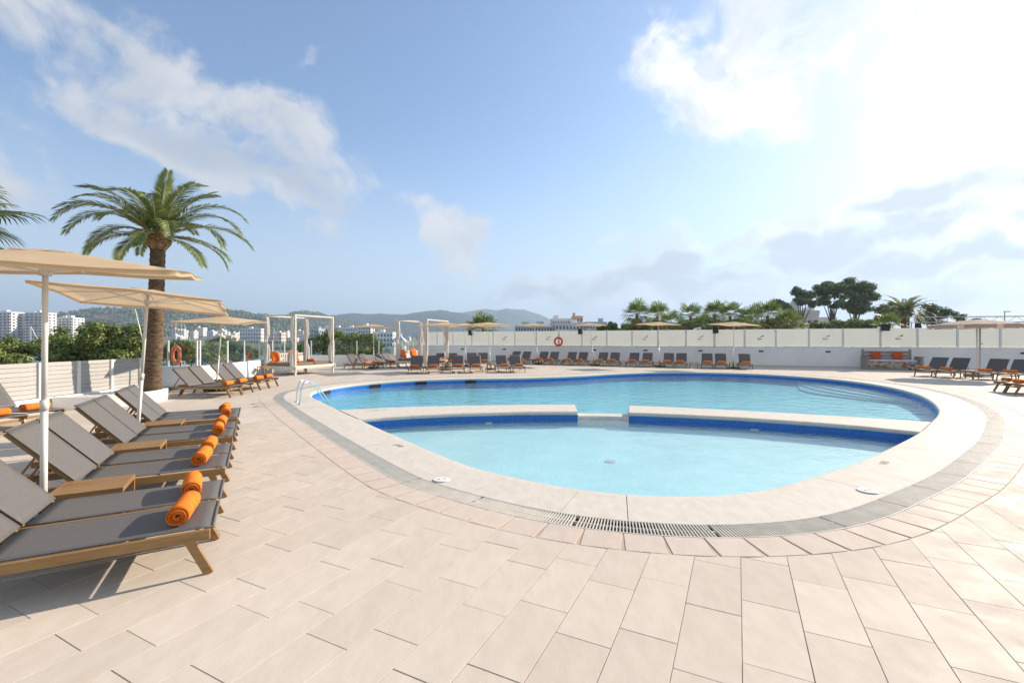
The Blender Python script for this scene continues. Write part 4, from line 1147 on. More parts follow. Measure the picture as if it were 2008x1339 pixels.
# --- row D: six facing the viewer across the pool
hD_ = Vector((-.127, .992)); gD = 'dark loungers facing the pool beyond the far edge'
for j, (px, py) in enumerate(((812.8, 733.7), (847.7, 733), (899, 732), (934, 731.5), (989.6, 731), (1018.2, 730.7))):
    f = G(px, py)
    lounger(f, hD_, 'dark sling lounger, %s from the left in the row across the pool' % ORD[j], gD)
    towel(f, hD_, 'rolled orange towel on the %s lounger across the pool' % ORD[j], x=.25)
table(G(873.5, 728.6) + Vector((0, .3, 0)), hD_, 'slatted side table at the left parasol base across the pool')
table(G(962.5, 727.3) + Vector((0, .3, 0)), hD_, 'slatted side table at the right parasol base across the pool')
parasol(G(874, 725.5), at(868.5, 26.2, hz(632.5, 26.2)), R(40), (0, 0), 'left beige parasol of the two over the pool-facing loungers', 1.05)
parasol(G(963, 724.5), at(955.5, 26.6, hz(632, 26.6)), R(52), (0, 0), 'right beige parasol of the two over the pool-facing loungers', 1.1)

# --- row E: four behind row D
gE = 'dark loungers in the second row by the daybed'
for j, px in enumerate((864.5, 888.5, 927, 950.5)):
    f = at(px, 28.4 + .25 * j); lounger(f, hD_, 'dark sling lounger, %s from the left in the second row' % ORD[j], gE)
    towel(f, hD_, 'rolled orange towel on the %s lounger of the second row' % ORD[j], x=.25)
parasol(at(913.5, 30.4), at(911, 30.4, hz(634, 30.4)), R(30), (0, 0), 'small beige parasol seen between the two larger ones', .95)

# --- row F: along the white wall
hF = Vector((.39, .92)).normalized(); gF = 'dark loungers along the white wall'
FA, FB = at(1053.5, 32.2), at(1463.6, 26.75)
fpx = [997, 1018, 1053.5, 1074.7, 1110.8, 1133, 1174, 1198.5, 1238, 1264.4, 1308, 1334, 1386.5, 1414.6, 1463.6]
fp = [xline(p, FA, FB) for p in fpx]
for j, f in enumerate(fp):
    lounger(f, hF, 'dark sling lounger, %s from the left along the white wall' % ORD[j], gF)
    towel(f, hF, 'rolled orange towel on the %s lounger along the white wall' % ORD[j], x=.25)
for i, px in enumerate((1037, 1092.5, 1154, 1218.5, 1286, 1360, 1439)):
    p = xline(px, FA, FB) + Vector((hF.x, hF.y, 0)) * .5
    table(p, hF, 'slatted side table, %s from the left along the white wall' % ORD[i])
for i, (pb, pt, cw, py) in enumerate(((1047, 1046.5, 1.0, 634), (1159, 1155, .95, 633.5), (1290.6, 1290.6, 1.0, 631), (1439.5, 1439.5, 1.02, 631))):
    p = xline(pb, FA, FB) + Vector((hF.x, hF.y, 0)) * 1.0; q = at(pt, p.y, hz(py, p.y))
    parasol(p, q, (R(60), R(10), R(18), R(12))[i], ((0, 0), (0, 0), (R(-90), 4), (R(-90), 5))[i], 'beige parasol, %s from the left in front of the white wall' % ORD[i], cw * 1.0)

# --- row G and H: right-hand side
wG = Vector((.42, -.907)); hG = Vector((.907, .42)); gG = 'dark loungers on the right facing the pool'
for j, f in enumerate((Vector((19.4, 22.0)) + wG * .36, Vector((19.4, 22.0)) + wG * 1.16, Vector((20.28, 20.1)) + wG * .36, Vector((20.28, 20.1)) + wG * 1.12)):
    lounger(f, hG, 'dark sling lounger, %s from the rustic bench on the right' % ORD[j], gG)
    towel(f, hG, 'rolled orange towel on the %s lounger from the rustic bench' % ORD[j], x=.22)
table(Vector((20.28, 20.1)) + wG * -.22 + hG * .45, hG, 'slatted side table under the taupe parasol on the right')
hH = Vector((.88, -.47)); wH = Vector((-.47, -.88)); gH = 'loungers cut by the right edge'
for j in range(2):
    f = Vector((16.45, 15.55)) + wH * (.36 + .74 * j)
    lounger(f, hH, ('farther of two loungers cut by the right edge', 'nearer of two loungers cut by the right edge')[j], gH)
    towel(f, hH, ('rolled orange towel on the farther lounger at the right edge', 'rolled orange towel on the nearer lounger at the right edge')[j], x=.22)

# taupe octagonal parasol with a valance on the right
def taupe_parasol(base, h, r):
    t = thing('parasol', 'taupe round parasol with hanging valance on the right', 'parasol', base)
    T = Vector((-.05, 0, h)); MB().tube([T * .02, T], .032, 12).build('pole', M['alu'], t, smooth=True)
    b = MB(); n = 48; rings_ = [(.06, 0), (.3, -.06), (.6, -.14), (.85, -.215), (1.0, -.26)]
    for (f, z) in rings_:
        for k in range(n):
            a = 2 * math.pi * k / n; s8 = math.cos(math.pi / 8) / math.cos((a % (math.pi / 4)) - math.pi / 8); b.v.append((r * f * s8 * math.cos(a), r * f * s8 * math.sin(a), z - .02 * f * (1 - abs(((a % (math.pi / 4)) / (math.pi / 8)) - 1))))
    for q in range(len(rings_) - 1):
        for k in range(n): e = (k + 1) % n; b.f.append((q * n + k, q * n + e, (q + 1) * n + e, (q + 1) * n + k))
    c = b.build('canopy', M['taupe'], t, smooth=True); c.location = T
    b = MB(); m = (len(rings_) - 1)
    for zz in (0, -.17):
        for k in range(n):
            a = 2 * math.pi * k / n; s8 = math.cos(math.pi / 8) / math.cos((a % (math.pi / 4)) - math.pi / 8)
            wv = 1 + .012 * math.sin(k * 1.3) * (zz < 0); b.v.append((r * s8 * wv * math.cos(a), r * s8 * wv * math.sin(a), -.26 + zz - .02 * (1 - abs(((a % (math.pi / 4)) / (math.pi / 8)) - 1))))
    for k in range(n):
        if k % 6 == 3: continue
        e = (k + 1) % n; b.f.append((k, e, n + e, n + k))
    v = b.build('valance', M['taupe'], t, smooth=True); v.location = T
    MB().lathe([(.0, .07), (.1, .055), (.19, .015), (.2, -.01)], 16).build('vent', M['taupe'], t, smooth=True, loc=T)
    for k in range(8):
        a = math.pi / 8 + k * math.pi / 4
        tip = T + Vector((r * 1.05 * math.cos(a), r * 1.05 * math.sin(a), -.29)); MB().bar(T + Vector((0, 0, -.03)), tip, .014, .018).build('rib', M['alu'], t)
        MB().bar(T * .86, (T + Vector((0, 0, -.03))).lerp(tip, .5), .01, .012).build('strut', M['alu'], t)
    MB().box((0, 0, .07), (.75, .75, .13)).build('base_block', M['bgrey'], t, .015, rotz=R(20))
    return t
taupe_parasol(at(1917, 21.6), hz(626, 21.6) - .0, 1.75)
p = at(1921.5, 22.6)
lp = thing('lamp_post', 'thin grey lamp pole standing behind the taupe parasol', 'lamp post', p)
MB().tube([(0, 0, 0), (0, 0, 2.35)], .04, 12).build('pole', M['bgrey'], lp, smooth=True)
for z in (1.55, 1.35): MB().bar((0, 0, z), (.12 if z > 1.4 else -.12, -.02, z), .05, .05).build('fitting', M['bgrey'], lp, .005)
MB().box((0, 0, .01), (.22, .22, .02)).build('foot', M['bgrey'], lp)

# ---- daybeds
def pillow_mesh(w, h, d):
    b = MB(); n = 10
    for s in (1, -1):
        for i in range(n + 1):
            for j in range(n + 1):
                u = -1 + 2 * i / n; v = -1 + 2 * j / n
                k = (1 - abs(u) ** 3.2) * (1 - abs(v) ** 3.2); pin = 1 - .07 * (1 - abs(u)) * 0 - .06 * (u * u * (1 - v * v) + v * v * (1 - u * u)) * (max(abs(u), abs(v)) ** 4)
                b.v.append((u * w / 2 * pin, s * (d / 2) * max(k, 0) ** .5, v * h / 2 * pin + h / 2))
    for q in range(2):
        o = q * (n + 1) ** 2
        for i in range(n):
            for j in range(n):
                a = o + i * (n + 1) + j; f = (a, a + 1, a + n + 2, a + n + 1); b.f.append(f if q == 0 else f[::-1])
    me = b.mesh('pillow', smooth=True); me.materials.append(M['cushion']); return me
PIL = pillow_mesh(.60, .58, .2); PIL2 = pillow_mesh(.50, .50, .17); PIL2.materials.clear(); PIL2.materials.append(M['rust'])
def curtain(parent, x, y, ztop, zbot, dx, dy, seed):
    b = MB(); n, k = 28, 16; r0 = random.Random(seed)
    ph = r0.random() * 6
    for i in range(k + 1):
        t = i / k; z = ztop + (zbot - ztop) * t
        pin = math.exp(-((t - .52) / .10) ** 2); sway = math.sin(t * math.pi) * .05
        rr = (.085 + .03 * t) * (1 - .55 * pin)
        for j in range(n):
            a = 2 * math.pi * j / n; f = 1 + .28 * math.sin(6 * a + ph + t * 1.2) * (1 - .5 * pin)
            b.v.append((x + dx * (.07 + sway - .05 * pin) + rr * f * math.cos(a) * 1.15, y + dy * (.07 + sway - .05 * pin) + rr * f * math.sin(a), z))
    for i in range(k):
        for j in range(n): e = (j + 1) % n; b.f.append((i * n + j, i * n + e, (i + 1) * n + e, (i + 1) * n + j))
    o = b.build('curtain', M['curtain'], parent, smooth=True)
    zt = ztop + (zbot - ztop) * .52
    MB().lathe([(.055, -.02), (.062, 0), (.055, .02)], 14, (x + dx * .05, y + dy * .05, zt)).build('tie', M['curtain'], o, smooth=True)
def daybed(N_, ang, U, V, H, label, sides):
    """N_: the corner nearest the viewer; local x runs along U (to the right-back), local y along V (to the left-back)"""
    t = thing('daybed', label, 'daybed', (N_[0], N_[1], 0), ang, 'white four-post daybeds')
    PWD = .085
    for (x, y) in ((0, 0), (U, 0), (0, V), (U, V)): MB().box((x, y, H / 2), (PWD, PWD, H)).build('post', M['bedwood'], t, .006)
    for (p, q) in (((0, 0), (U, 0)), ((0, V), (U, V))): MB().bar((p[0] - .05, p[1], H + .03), (q[0] + .05, q[1], H + .03), .07, .07).build('top_beam', M['bedwood'], t, .005)
    for (p, q) in (((0, 0), (0, V)), ((U, 0), (U, V))): MB().bar((p[0], p[1] + .04, H + .025), (q[0], q[1] - .04, H + .025), .06, .06).build('top_beam', M['bedwood'], t, .005)
    ZP = .40
    for (p, q) in (((-.12, -.065), (U + .12, -.065)), ((-.12, V + .065), (U + .12, V + .065))): MB().bar((p[0], p[1], ZP), (q[0], q[1], ZP), .045, .15).build('side_board', M['bedwood'], t, .005)
    for x in (-.065, U + .065): MB().bar((x, -.13, ZP - .03), (x, V + .13, ZP - .03), .045, .13).build('side_board', M['bedwood'], t, .005)
    for k in range(10): MB().box((U * (k + .5) / 10, V / 2, ZP + .04), (U / 10 - .03, V - .02, .025)).build('slat', M['bedwood'], t)
    for x in (U * .35, U * .65): MB().box((x, V * .5, ZP / 2), (.07, .07, ZP - .02)).build('leg', M['bedwood'], t)
    for k in range(2):
        MB().box((U * (.255 + .49 * k), V * .5 - .02, ZP + .055 + .075), (U * .48, V - .12, .15)).build('mattress', M['mattress'], t, .03)
    # slatted backrest on the far-left side
    MB().bar((.06, V - .02, ZP + .62), (U - .06, V - .02, ZP + .62), .035, .06).build('back_rail', M['bedwood'], t, .004)
    MB().bar((.06, V - .02, ZP + .12), (U - .06, V - .02, ZP + .12), .035, .05).build('back_rail', M['bedwood'], t, .004)
    nb = int(U / .135)
    for k in range(nb): MB().box((.12 + (U - .24) * k / (nb - 1), V - .02, ZP + .37), (.065, .022, .46)).build('back_slat', M['bedwood'], t, .003)
    for q, (x, y, dx, dy) in enumerate(((0, 0, -.4, 1), (U, 0, -.6, .9), (0, V, .8, -.3), (U, V, .8, -.6))):
        curtain(t, x, y, H - .03, .16 if q == 0 else ZP + .17, dx, dy, q + len(label))
    Mx = Matrix.Translation((N_[0], N_[1], 0)) @ Matrix.Rotation(ang, 4, 'Z')
    for k, (x, s) in enumerate(((U * .20, 'left'), (U * .66, 'right'))):
        o = link('pillow', PIL); o.matrix_world = Mx @ Matrix.Translation((x, V - .16, ZP + .205)) @ Matrix.Rotation(R(-14), 4, 'X') @ Matrix.Rotation(R((6, -7)[k]), 4, 'Z')
        tag(o, '%s orange pillow leaning on the back of the %s' % (s, sides), 'pillow', 'orange pillows on the daybeds')
    for k, (x, y, s) in enumerate(((U * .26, V * .35, 'nearer'), (U * .72, V * .42, 'farther'))):
        w = Mx @ Vector((x, y, ZP + .203)); o = link('rolled_towel', TOWELS[k], None, w, ang + R((78, 84)[k]))
        tag(o, '%s rolled orange towel lying on the %s' % (s, sides), 'towel', 'rolled orange towels on the daybeds')
    return t
UA = R(90 - 19.3)
daybed((-10.55, 22.15), UA, 2.6, 1.9, 2.92, 'white four-post daybed with tied curtains, larger and left', 'larger daybed on the left')
daybed((-5.14, 27.6), R(90 - 20), 2.6, 2.15, 2.95, 'white four-post daybed with tied curtains, farther and right', 'farther daybed on the right')
o = copy_tree(TPR); o.location = (-12.0, 22.05, 0); o.rotation_euler = (0, 0, R(-20)); o.scale = (.9, .9, 1.25); tag(o, 'small side table at the left corner of the larger daybed', 'table', 'slatted side tables by the loungers')

# ---- rustic bench
bp = Vector((21.0, 26.75)); be = (at(1787, 26.3) - at(1697, 27.0)); bang = ang_w + R(2)
L = 2.55
t = thing('rustic_bench', 'weathered timber bench with stained front board by the white wall', 'bench', (21.0, 26.9, 0), bang)
MB().box((L / 2, .02, .30), (L, .07, .36)).build('front_board', M['rusticfront'], t, .012)
for k, (z, h) in enumerate(((.60, .19), (.80, .19), (1.0, .18))):
    MB().box((L / 2 - .06, .72 + .03 * k, z), (L - .24, .05, h - .012)).build('back_board', M['rustic'], t, .01)
for x in (.03, L - .20): MB().box((x, .80, .60), (.12, .10, 1.2)).build('back_post', M['rustic'], t, .015)
MB().box((L / 2, .38, .445), (L - .18, .66, .05)).build('seat_board', M['rustic'], t, .008)
for s, x in ((-1, -.03), (1, L + .03)):
    b = MB(); prof = [(-.05, .0), (.80, .0), (.80, .72), (.55, .74), (.25, .73), (.0, .70), (-.10, .62), (-.14, .45), (-.12, .25), (-.06, .08)]
    n = len(prof)
    for xx in (x - .05, x + .05): b.v += [(xx, y, z) for y, z in prof]
    b.f = [tuple(range(n))[::-1], tuple(range(n, 2 * n))] + [(k, (k + 1) % n, n + (k + 1) % n, n + k) for k in range(n)]
    b.build('side_panel', M['rustic'], t)
    MB().box((x + s * .02, .30, .755), (.16, .80, .05)).build('arm', M['rustic'], t, .01)
MB().box((L / 2, .36, .53), (L - .24, .60, .11)).build('seat_pad', M['bluecushion'], t, .03)
Mb = Matrix.Translation((21.0, 26.9, 0)) @ Matrix.Rotation(bang, 4, 'Z')
for k, x in enumerate((.62, 1.68)):
    o = link('pillow', PIL2); o.matrix_world = Mb @ Matrix.Translation((x, .52, .585)) @ Matrix.Rotation(R(-16), 4, 'X') @ Matrix.Scale(.98, 4)
    tag(o, ('left', 'right')[k] + ' rust orange pillow on the rustic timber bench', 'pillow', 'orange pillows on the bench')

# thin white pole leaning by the fence
a, e = Vector((-10.9, 13.95, .0)), at(264.5, 13.7, hz(606, 13.7))
t = thing('leaning_pole', 'thin white pole leaning upright beside the palm trunk', 'pole', a)
MB().tube([(0, 0, .25), (e - a) * .55], .024, 10).build('lower_tube', M['alu'], t, smooth=True); MB().tube([(e - a) * .53, e - a], .017, 10).build('upper_tube', M['alu'], t, smooth=True)
MB().tube([(e - a) * .53, (e - a) * .56], .026, 10).build('clamp', M['ring'], t)

# ================================================================== PLANTS
def date_frond(b, rb, base, az, el, L, droop, rr, leaf=.42, pairs=46, w=.016, twist=0.0):
    """one feather leaf: midrib tube into rb, leaflets into b"""
    h = Vector((math.cos(az), math.sin(az), 0)); pts = []; n = 14; p = Vector(base); a = el
    for k in range(n + 1):
        pts.append(p.copy()); a -= droop * (0.35 + 1.3 * k / n) / n; p = p + (h * math.cos(a) + Vector((0, 0, math.sin(a)))) * (L / n)
    rb.tube(pts, [.022 * (1 - .85 * k / n) + .003 for k in range(n + 1)], 5, False)
    side = Vector((-h.y, h.x, 0))
    for q in range(pairs):
        t = .12 + .88 * q / (pairs - 1); f = t * n; i = min(int(f), n - 1); pos = pts[i].lerp(pts[i + 1], f - i); d = (pts[i + 1] - pts[i]).normalized(); up = side.cross(d) * -1
        if up.z < 0 and abs(d.z) < .9: up = -up
        ll = leaf * (math.sin(math.pi * (t * .80 + .14)) ** .55) * rr.uniform(.85, 1.1)
        for s in (-1, 1):
            v = (side * s * .78 + d * (.62 + .4 * t) + up * (.34 - .25 * rr.random()) + Vector((0, 0, -.16))).normalized()
            tip = pos + v * ll + Vector((0, 0, -.10 * ll)); mid = pos + v * ll * .45
            wv = d.cross(v).cross(v).normalized() * w * rr.uniform(.8, 1.2)
            i0 = len(b.v); b.v += [tuple(pos), tuple(mid + wv), tuple(tip), tuple(mid - wv)]; b.f.append((i0, i0 + 1, i0 + 2, i0 + 3))

def date_palm(name, label, base, top, r0, r1, fronds, L, leaf, seed, cat='palm tree', pairs=46, w=.016, explicit=None, dead=True, bulge=1.5):
    rr = random.Random(seed); base = Vector(base); top = Vector(top); t = thing(name, label, cat, base)
    T = top - base; n = 26; pts, rs = [], []
    bend = Vector((rr.uniform(-.1, .1), rr.uniform(-.1, .1), 0)) * T.length * .06
    b = MB(); sides = 18
    for k in range(n * 4 + 1):
        u = k / (n * 4); c = T * u + bend * math.sin(u * math.pi); ringy = 1 + .035 * math.sin(k * math.pi / 2) + .02 * rr.uniform(-1, 1)
        r = (r0 + (r1 - r0) * u ** .7) * ringy * (1 + .18 * max(0, .1 - u) * 10 * .6)
        for j in range(sides):
            a = 2 * math.pi * j / sides; q = 1 + .05 * noise.noise(Vector((math.cos(a) * 3, math.sin(a) * 3, k * .7)))
            b.v.append((c.x + r * q * math.cos(a), c.y + r * q * math.sin(a), c.z))
    for k in range(n * 4):
        for j in range(sides): e = (j + 1) % sides; b.f.append((k * sides + j, k * sides + e, (k + 1) * sides + e, (k + 1) * sides + j))
    b.build('trunk', M['palmtrunk'], t, smooth=True)
    # boots: the cut leaf bases
    b = MB()
    for k in range(150):
        a = k * 2.39996; u = k / 150; z = -.12 + .42 * u; r = r1 * (1.0 + (bulge - 1) * math.sin(math.pi * min(u * 1.15 + .08, 1)))
        d = Vector((math.cos(a), math.sin(a), 0)); p = T + Vector((0, 0, z)) + d * r * .82
        s = rr.uniform(.8, 1.2) * r1 / .2; b.bar(p, p + d * .10 * s + Vector((0, 0, .13 * s)), .085 * s, .035 * s, d)
    b.build('leaf_bases', M['boot'], t)
    lb, rb = MB(), MB()
    hd = T + Vector((0, 0, .28 * r1 / .2))
    specs = explicit or [(k * 2.39996 + rr.uniform(-.2, .2), R(82) - R(86) * (k / fronds) ** .9 + R(rr.uniform(-7, 7)), L * rr.uniform(.85, 1.08), R(rr.uniform(50, 85))) for k in range(fronds)]
    for (az, el, ll, dr) in specs: date_frond(lb, rb, hd + Vector((math.cos(az), math.sin(az), 0)) * r1 * .5, az, el, ll, dr, rr, leaf, pairs, w)
    cr = lb.build('crown', M['frond'], t); rb.build('leaf_stalks', M['rachis'], cr, smooth=True)
    if dead:
        db, dr_ = MB(), MB()
        for k in range(4): date_frond(db, dr_, hd, rr.random() * 6.3, R(rr.uniform(60, 85)), L * .35, R(rr.uniform(10, 200)), rr, leaf * .5, 16, w)
        db.build('dry_leaves', M['dryleaf'], cr); dr_.build('dry_stalks', M['dryleaf'], cr)
    return t

# the big palm: fronds set by the photograph's crown
rr = random.Random(2); ex = []
def fr(azd, eld, L, dr): ex.append((R(azd), R(eld), L, R(dr)))
for a_ in ((180, 44, 2.9, 104), (172, 30, 2.5, 95), (200, 52, 2.6, 112), (190, 14, 1.9, 80), (0, 44, 2.6, 108), (8, 57, 2.7, 112), (-10, 30, 2.3, 100), (-25, 62, 2.5, 80), (5, 5, 2.0, 60), (-15, -8, 1.8, 55),
           (75, 76, 2.1, 30), (60, 66, 2.2, 40), (20, 72, 2.0, 70), (-60, 58, 2.1, 95), (-85, 66, 2.0, 100), (-110, 55, 2.1, 95), (-135, 48, 2.2, 90), (-95, 40, 1.8, 95), (210, 68, 2.1, 80), (120, 66, 2.0, 60), (150, 58, 2.3, 75), (100, 48, 2.2, 80),
           (35, 36, 2.5, 95), (140, 32, 2.3, 95), (-45, 30, 2.0, 95), (-70, 14, 1.4, 80), (170, 6, 1.5, 80), (30, 8, 1.9, 85), (90, 85, 1.7, 15), (-30, 84, 1.8, 25)): fr(*a_)
date_palm('date_palm', 'tall palm with thick brown trunk in the round planter', (-10.25, 12.95, .2), (-9.92, 12.75, 4.36), .225, .175, 0, 2.6, .40, 5, explicit=ex, pairs=84, w=.014)

def fan_leaf(b, rb, base, d, up, R0, rr, pet, blades=26, spread=200, w=.03, droop=.35):
    d = d.normalized(); side = d.cross(up).normalized(); up = side.cross(d)
    hub = base + d * pet + Vector((0, 0, -.04 * pet)); rb.tube([base, base + d * pet * .5 + Vector((0, 0, .02)), hub], [.018, .013, .010], 4, False)
    for k in range(blades):
        a = R(-spread / 2 + spread * (k + .5) / blades) + rr.uniform(-.03, .03); v = (d * math.cos(a) + side * math.sin(a)).normalized()
        L = R0 * (1 - .30 * abs(a) / R(spread / 2)) * rr.uniform(.9, 1.06); n_ = up
        p1 = hub + v * L * .5 + n_ * .05 * L; p2 = hub + v * L * .78 + Vector((0, 0, -.06 * droop * L)); p3 = hub + v * L * .98 + Vector((0, 0, -.55 * droop * L))
        s = v.cross(n_).normalized() * w * R0 * (26 / blades) ** .6
        i = len(b.v); b.v += [tuple(hub), tuple(p1 + s), tuple(p1 - s), tuple(p2 + s * .75), tuple(p2 - s * .75), tuple(p3)]
        b.f += [(i, i + 1, i + 2), (i + 1, i + 3, i + 4, i + 2), (i + 3, i + 5, i + 4)]
def fan_palm(label, base, top, fronds, R0, seed, r=.16, blades=22, pet=.8, group='fan palms behind the frosted screens', skirt=8):
    rr = random.Random(seed); base = Vector(base); top = Vector(top); T = top - base; t = thing('fan_palm', label, 'palm tree', base, 0, group)
    MB().tube([T * (k / 8) for k in range(9)], [r * (1.25 - .35 * k / 8) for k in range(9)], 12).build('trunk', M['palmtrunk'], t, smooth=True)
    lb, rb, db = MB(), MB(), MB()
    for k in range(fronds):
        az = k * 2.39996 + rr.uniform(-.25, .25); el = R(80) - R(112) * (k / fronds) ** .85 + rr.uniform(-.1, .1)
        d = Vector((math.cos(az) * math.cos(el), math.sin(az) * math.cos(el), math.sin(el)))
        fan_leaf(lb, rb, T, d, Vector((0, 0, 1)) if abs(d.z) < .9 else Vector((math.cos(az), math.sin(az), 0)), R0 * rr.uniform(.85, 1.1), rr, pet * rr.uniform(.75, 1.15), blades)
    for k in range(skirt):
        az = rr.random() * 6.28; d = Vector((math.cos(az) * .5, math.sin(az) * .5, -.86)); fan_leaf(db, db, T - Vector((0, 0, .15)), d, Vector((math.cos(az), math.sin(az), .3)), R0 * .7, rr, pet * .5, 10)
    cr = lb.build('crown', M['fan'], t); rb.build('leaf_stalks', M['rachis'], cr)
    if skirt: db.build('dry_skirt', M['dryleaf'], cr)
    return t
# near one, cut by the left edge
fan_palm('bright green fan palm leaves entering at the left edge', (-13.0, 9.6, -3.6), (-12.75, 9.6, 4.45), 26, .95, 3, .15, 30, 1.15, 'fan palms on the left', 0)
for i, (px, py, Dd, R0, lb) in enumerate(((1247, 617, 46, 1.15, 'tallest fan palm, first on the left behind the frosted screens'), (1287, 622, 48, .95, 'fan palm right of the tallest one behind the screens'),
        (1312, 640, 44, .9, 'low fan palm crown above the screens near the parasol'), (1352, 622, 47, 1.0, 'third tall fan palm behind the white screens'), (1400, 617, 50, 1.1, 'fan palm in the middle of the palm group'),
        (1430, 622, 46, 1.0, 'fan palm above the parasol in front of the screens'), (1376, 642, 44, .95, 'low fan palm below the middle of the palm group'), (1470, 628, 45, 1.0, 'fan palm right of the parasol top behind screens'), (1503, 620, 47, 1.15, 'spreading fan palm toward the right of the group'),
        (1540, 634, 44, 1.0, 'last fan palm on the right of the group'), (1460, 645, 43, .9, 'lowest fan palm crown near the screen tops'), (1550, 640, 46, .9, 'small fan palm beside the white villa'), (1738, 640, 42, .8, 'small bright fan palm by the large speaker'),
        (945, 645, 46, 1.25, 'lone fan palm behind the parasols left of the life ring'))):
    p = at(px, Dd); z = hz(py, Dd); fan_palm(lb, (p.x, p.y, -3.6), (p.x + .1, p.y, z), 22 + (i * 5) % 7, R0 * 1.12, 40 + i, blades=13, pet=.85 + .1 * (i % 3))
date_palm('date_palm', 'short thick palm beside the pines on the right', at(1776, 58, -3.6), at(1775, 58, hz(622, 58)), .5, .42, 46, 3.1, .5, 9, pairs=26, w=.05, dead=False)

# leafy trees and bushes
def leafy(name, label, base, clumps, n, size, m, seed, cat='tree', group=None, trunk=.1, aspect=1.0):
    """clumps: (centre, radii) ; leaves sit mostly near each clump's surface"""
    rr = random.Random(seed); t = thing(name, label, cat, base, 0, group); base = Vector(base); b = MB()
    vol = [c[1][0] * c[1][1] + c[1][0] * c[1][2] for c in clumps]; tot = sum(vol)
    for (c, r), v in zip(clumps, vol):
        c = Vector(c) - base; sub = []
        for k in range(7):
            d = Vector((rr.gauss(0, 1), rr.gauss(0, 1), rr.gauss(0, 1))).normalized(); sub.append(c + Vector((d.x * r[0], d.y * r[1], d.z * r[2])) * .62)
        for k in range(int(n * v / tot)):
            o = rr.choice(sub); d = Vector((rr.gauss(0, 1), rr.gauss(0, 1), rr.gauss(0, 1))).normalized(); q = (rr.random() ** .45) * .56
            p = o + Vector((d.x * r[0], d.y * r[1], d.z * r[2])) * q
            nn = (d + Vector((rr.uniform(-.7, .7), rr.uniform(-.7, .7), rr.uniform(-.2, .9)))).normalized()
            s = size * rr.uniform(.6, 1.3); a = nn.orthogonal().normalized(); a = Matrix.Rotation(rr.random() * 6.3, 3, nn) @ a; e = nn.cross(a)
            i = len(b.v); b.v += [tuple(p - a * s), tuple(p + e * s * .42 * aspect + nn * s * .12), tuple(p + a * s), tuple(p - e * s * .42 * aspect + nn * s * .12)]; b.f += [(i, i + 1, i + 2), (i, i + 2, i + 3)]
    b.build('crown', m, t)
    tb = MB(); top = sum((Vector(c) for c, _ in clumps), Vector()) / len(clumps) - base
    tb.tube([Vector((0, 0, 0)), top * .5 + Vector((.05, 0, 0)), top * .8], [trunk, trunk * .7, trunk * .5], 8)
    for (c, r) in clumps: tb.tube([top * .55, (top * .6).lerp(Vector(c) - base, .6), Vector(c) - base], [trunk * .5, trunk * .3, trunk * .15], 6)
    tb.build('trunk', M['bark'], t, smooth=True); return t
def clump_px(lst, D0, seed):
    rr = random.Random(seed); out = []
    for (px, py, rx, ry) in lst:
        d = D0 + rr.uniform(-.8, .8); p = at(px, d, hz(py, d)); out.append((p, (rx * d / 892.4, max(rx * d / 892.4 * .9, .7), ry * d / 892.4)))
    return out
leafy('leafy_tree', 'dense sunlit bush tree behind the slat fence, left of the palm', at(180, 20, -3.6), clump_px([(90, 685, 34, 26), (125, 665, 30, 26), (150, 672, 36, 34), (200, 655, 40, 28), (250, 655, 36, 26), (240, 690, 44, 28), (180, 695, 50, 24), (278, 672, 26, 30), (110, 702, 40, 18)], 20, 1), 15000, .085, M['leaf'], 11)
leafy('leafy_tree', 'leafy tree cut by the left edge in front of towers', at(10, 18, -3.6), clump_px([(0, 680, 26, 24), (26, 685, 20, 22), (10, 705, 34, 16), (-30, 685, 30, 30)], 18, 2), 5000, .08, M['leaf'], 12)
leafy('leafy_tree', 'bush seen through the glass near the faded life ring', at(360, 24, -3.6), clump_px([(330, 695, 26, 22), (352, 690, 24, 24), (385, 690, 26, 24), (300, 690, 20, 24), (415, 690, 26, 26)], 24, 3), 6500, .085, M['leaf'], 13)
leafy('leafy_tree', 'bush behind the glass left of the larger daybed', at(470, 27, -3.6), clump_px([(435, 684, 20, 22), (462, 690, 22, 18), (492, 692, 18, 15), (425, 672, 14, 14)], 27, 4), 4500, .085, M['leaf2'], 14)
leafy('leafy_tree', 'broad leafy tree behind the glass right of the larger daybed', at(680, 38, -3.6), clump_px([(600, 684, 18, 18), (625, 668, 22, 20), (650, 664, 26, 20), (690, 664, 28, 18), (720, 672, 24, 18), (650, 686, 36, 16), (710, 688, 36, 14), (742, 682, 16, 16)], 38, 5), 9500, .11, M['leaf'], 15)
for i, (px, py, Dd, lst, lb) in enumerate(((1190, 655, 70, [(1183, 648, 12, 10), (1200, 644, 11, 12), (1214, 652, 10, 8)], 'small bushy tree left of the tallest fan palm'), (1742, 640, 80, [(1735, 612, 16, 16), (1752, 604, 18, 12), (1728, 628, 12, 10), (1758, 620, 18, 14)], 'round dark tree just left of the short palm'),
        (1840, 640, 85, [(1820, 606, 16, 11), (1838, 612, 20, 13), (1862, 616, 20, 10), (1885, 622, 14, 8), (1830, 626, 30, 12)], 'spreading green tree right of the short palm'), (1650, 645, 66, [(1605, 640, 24, 8), (1640, 637, 26, 10), (1680, 634, 28, 12), (1712, 636, 24, 10), (1580, 644, 14, 6)], 'low green hedge of shrubs below the pines'))):
    leafy('leafy_tree', lb, at(px, Dd, -3.6), clump_px(lst, Dd, 20 + i), 5200, .22, M['leaf2'] if i != 3 else M['leaf'], 60 + i, 'tree' if i != 3 else 'hedge', None, .2)
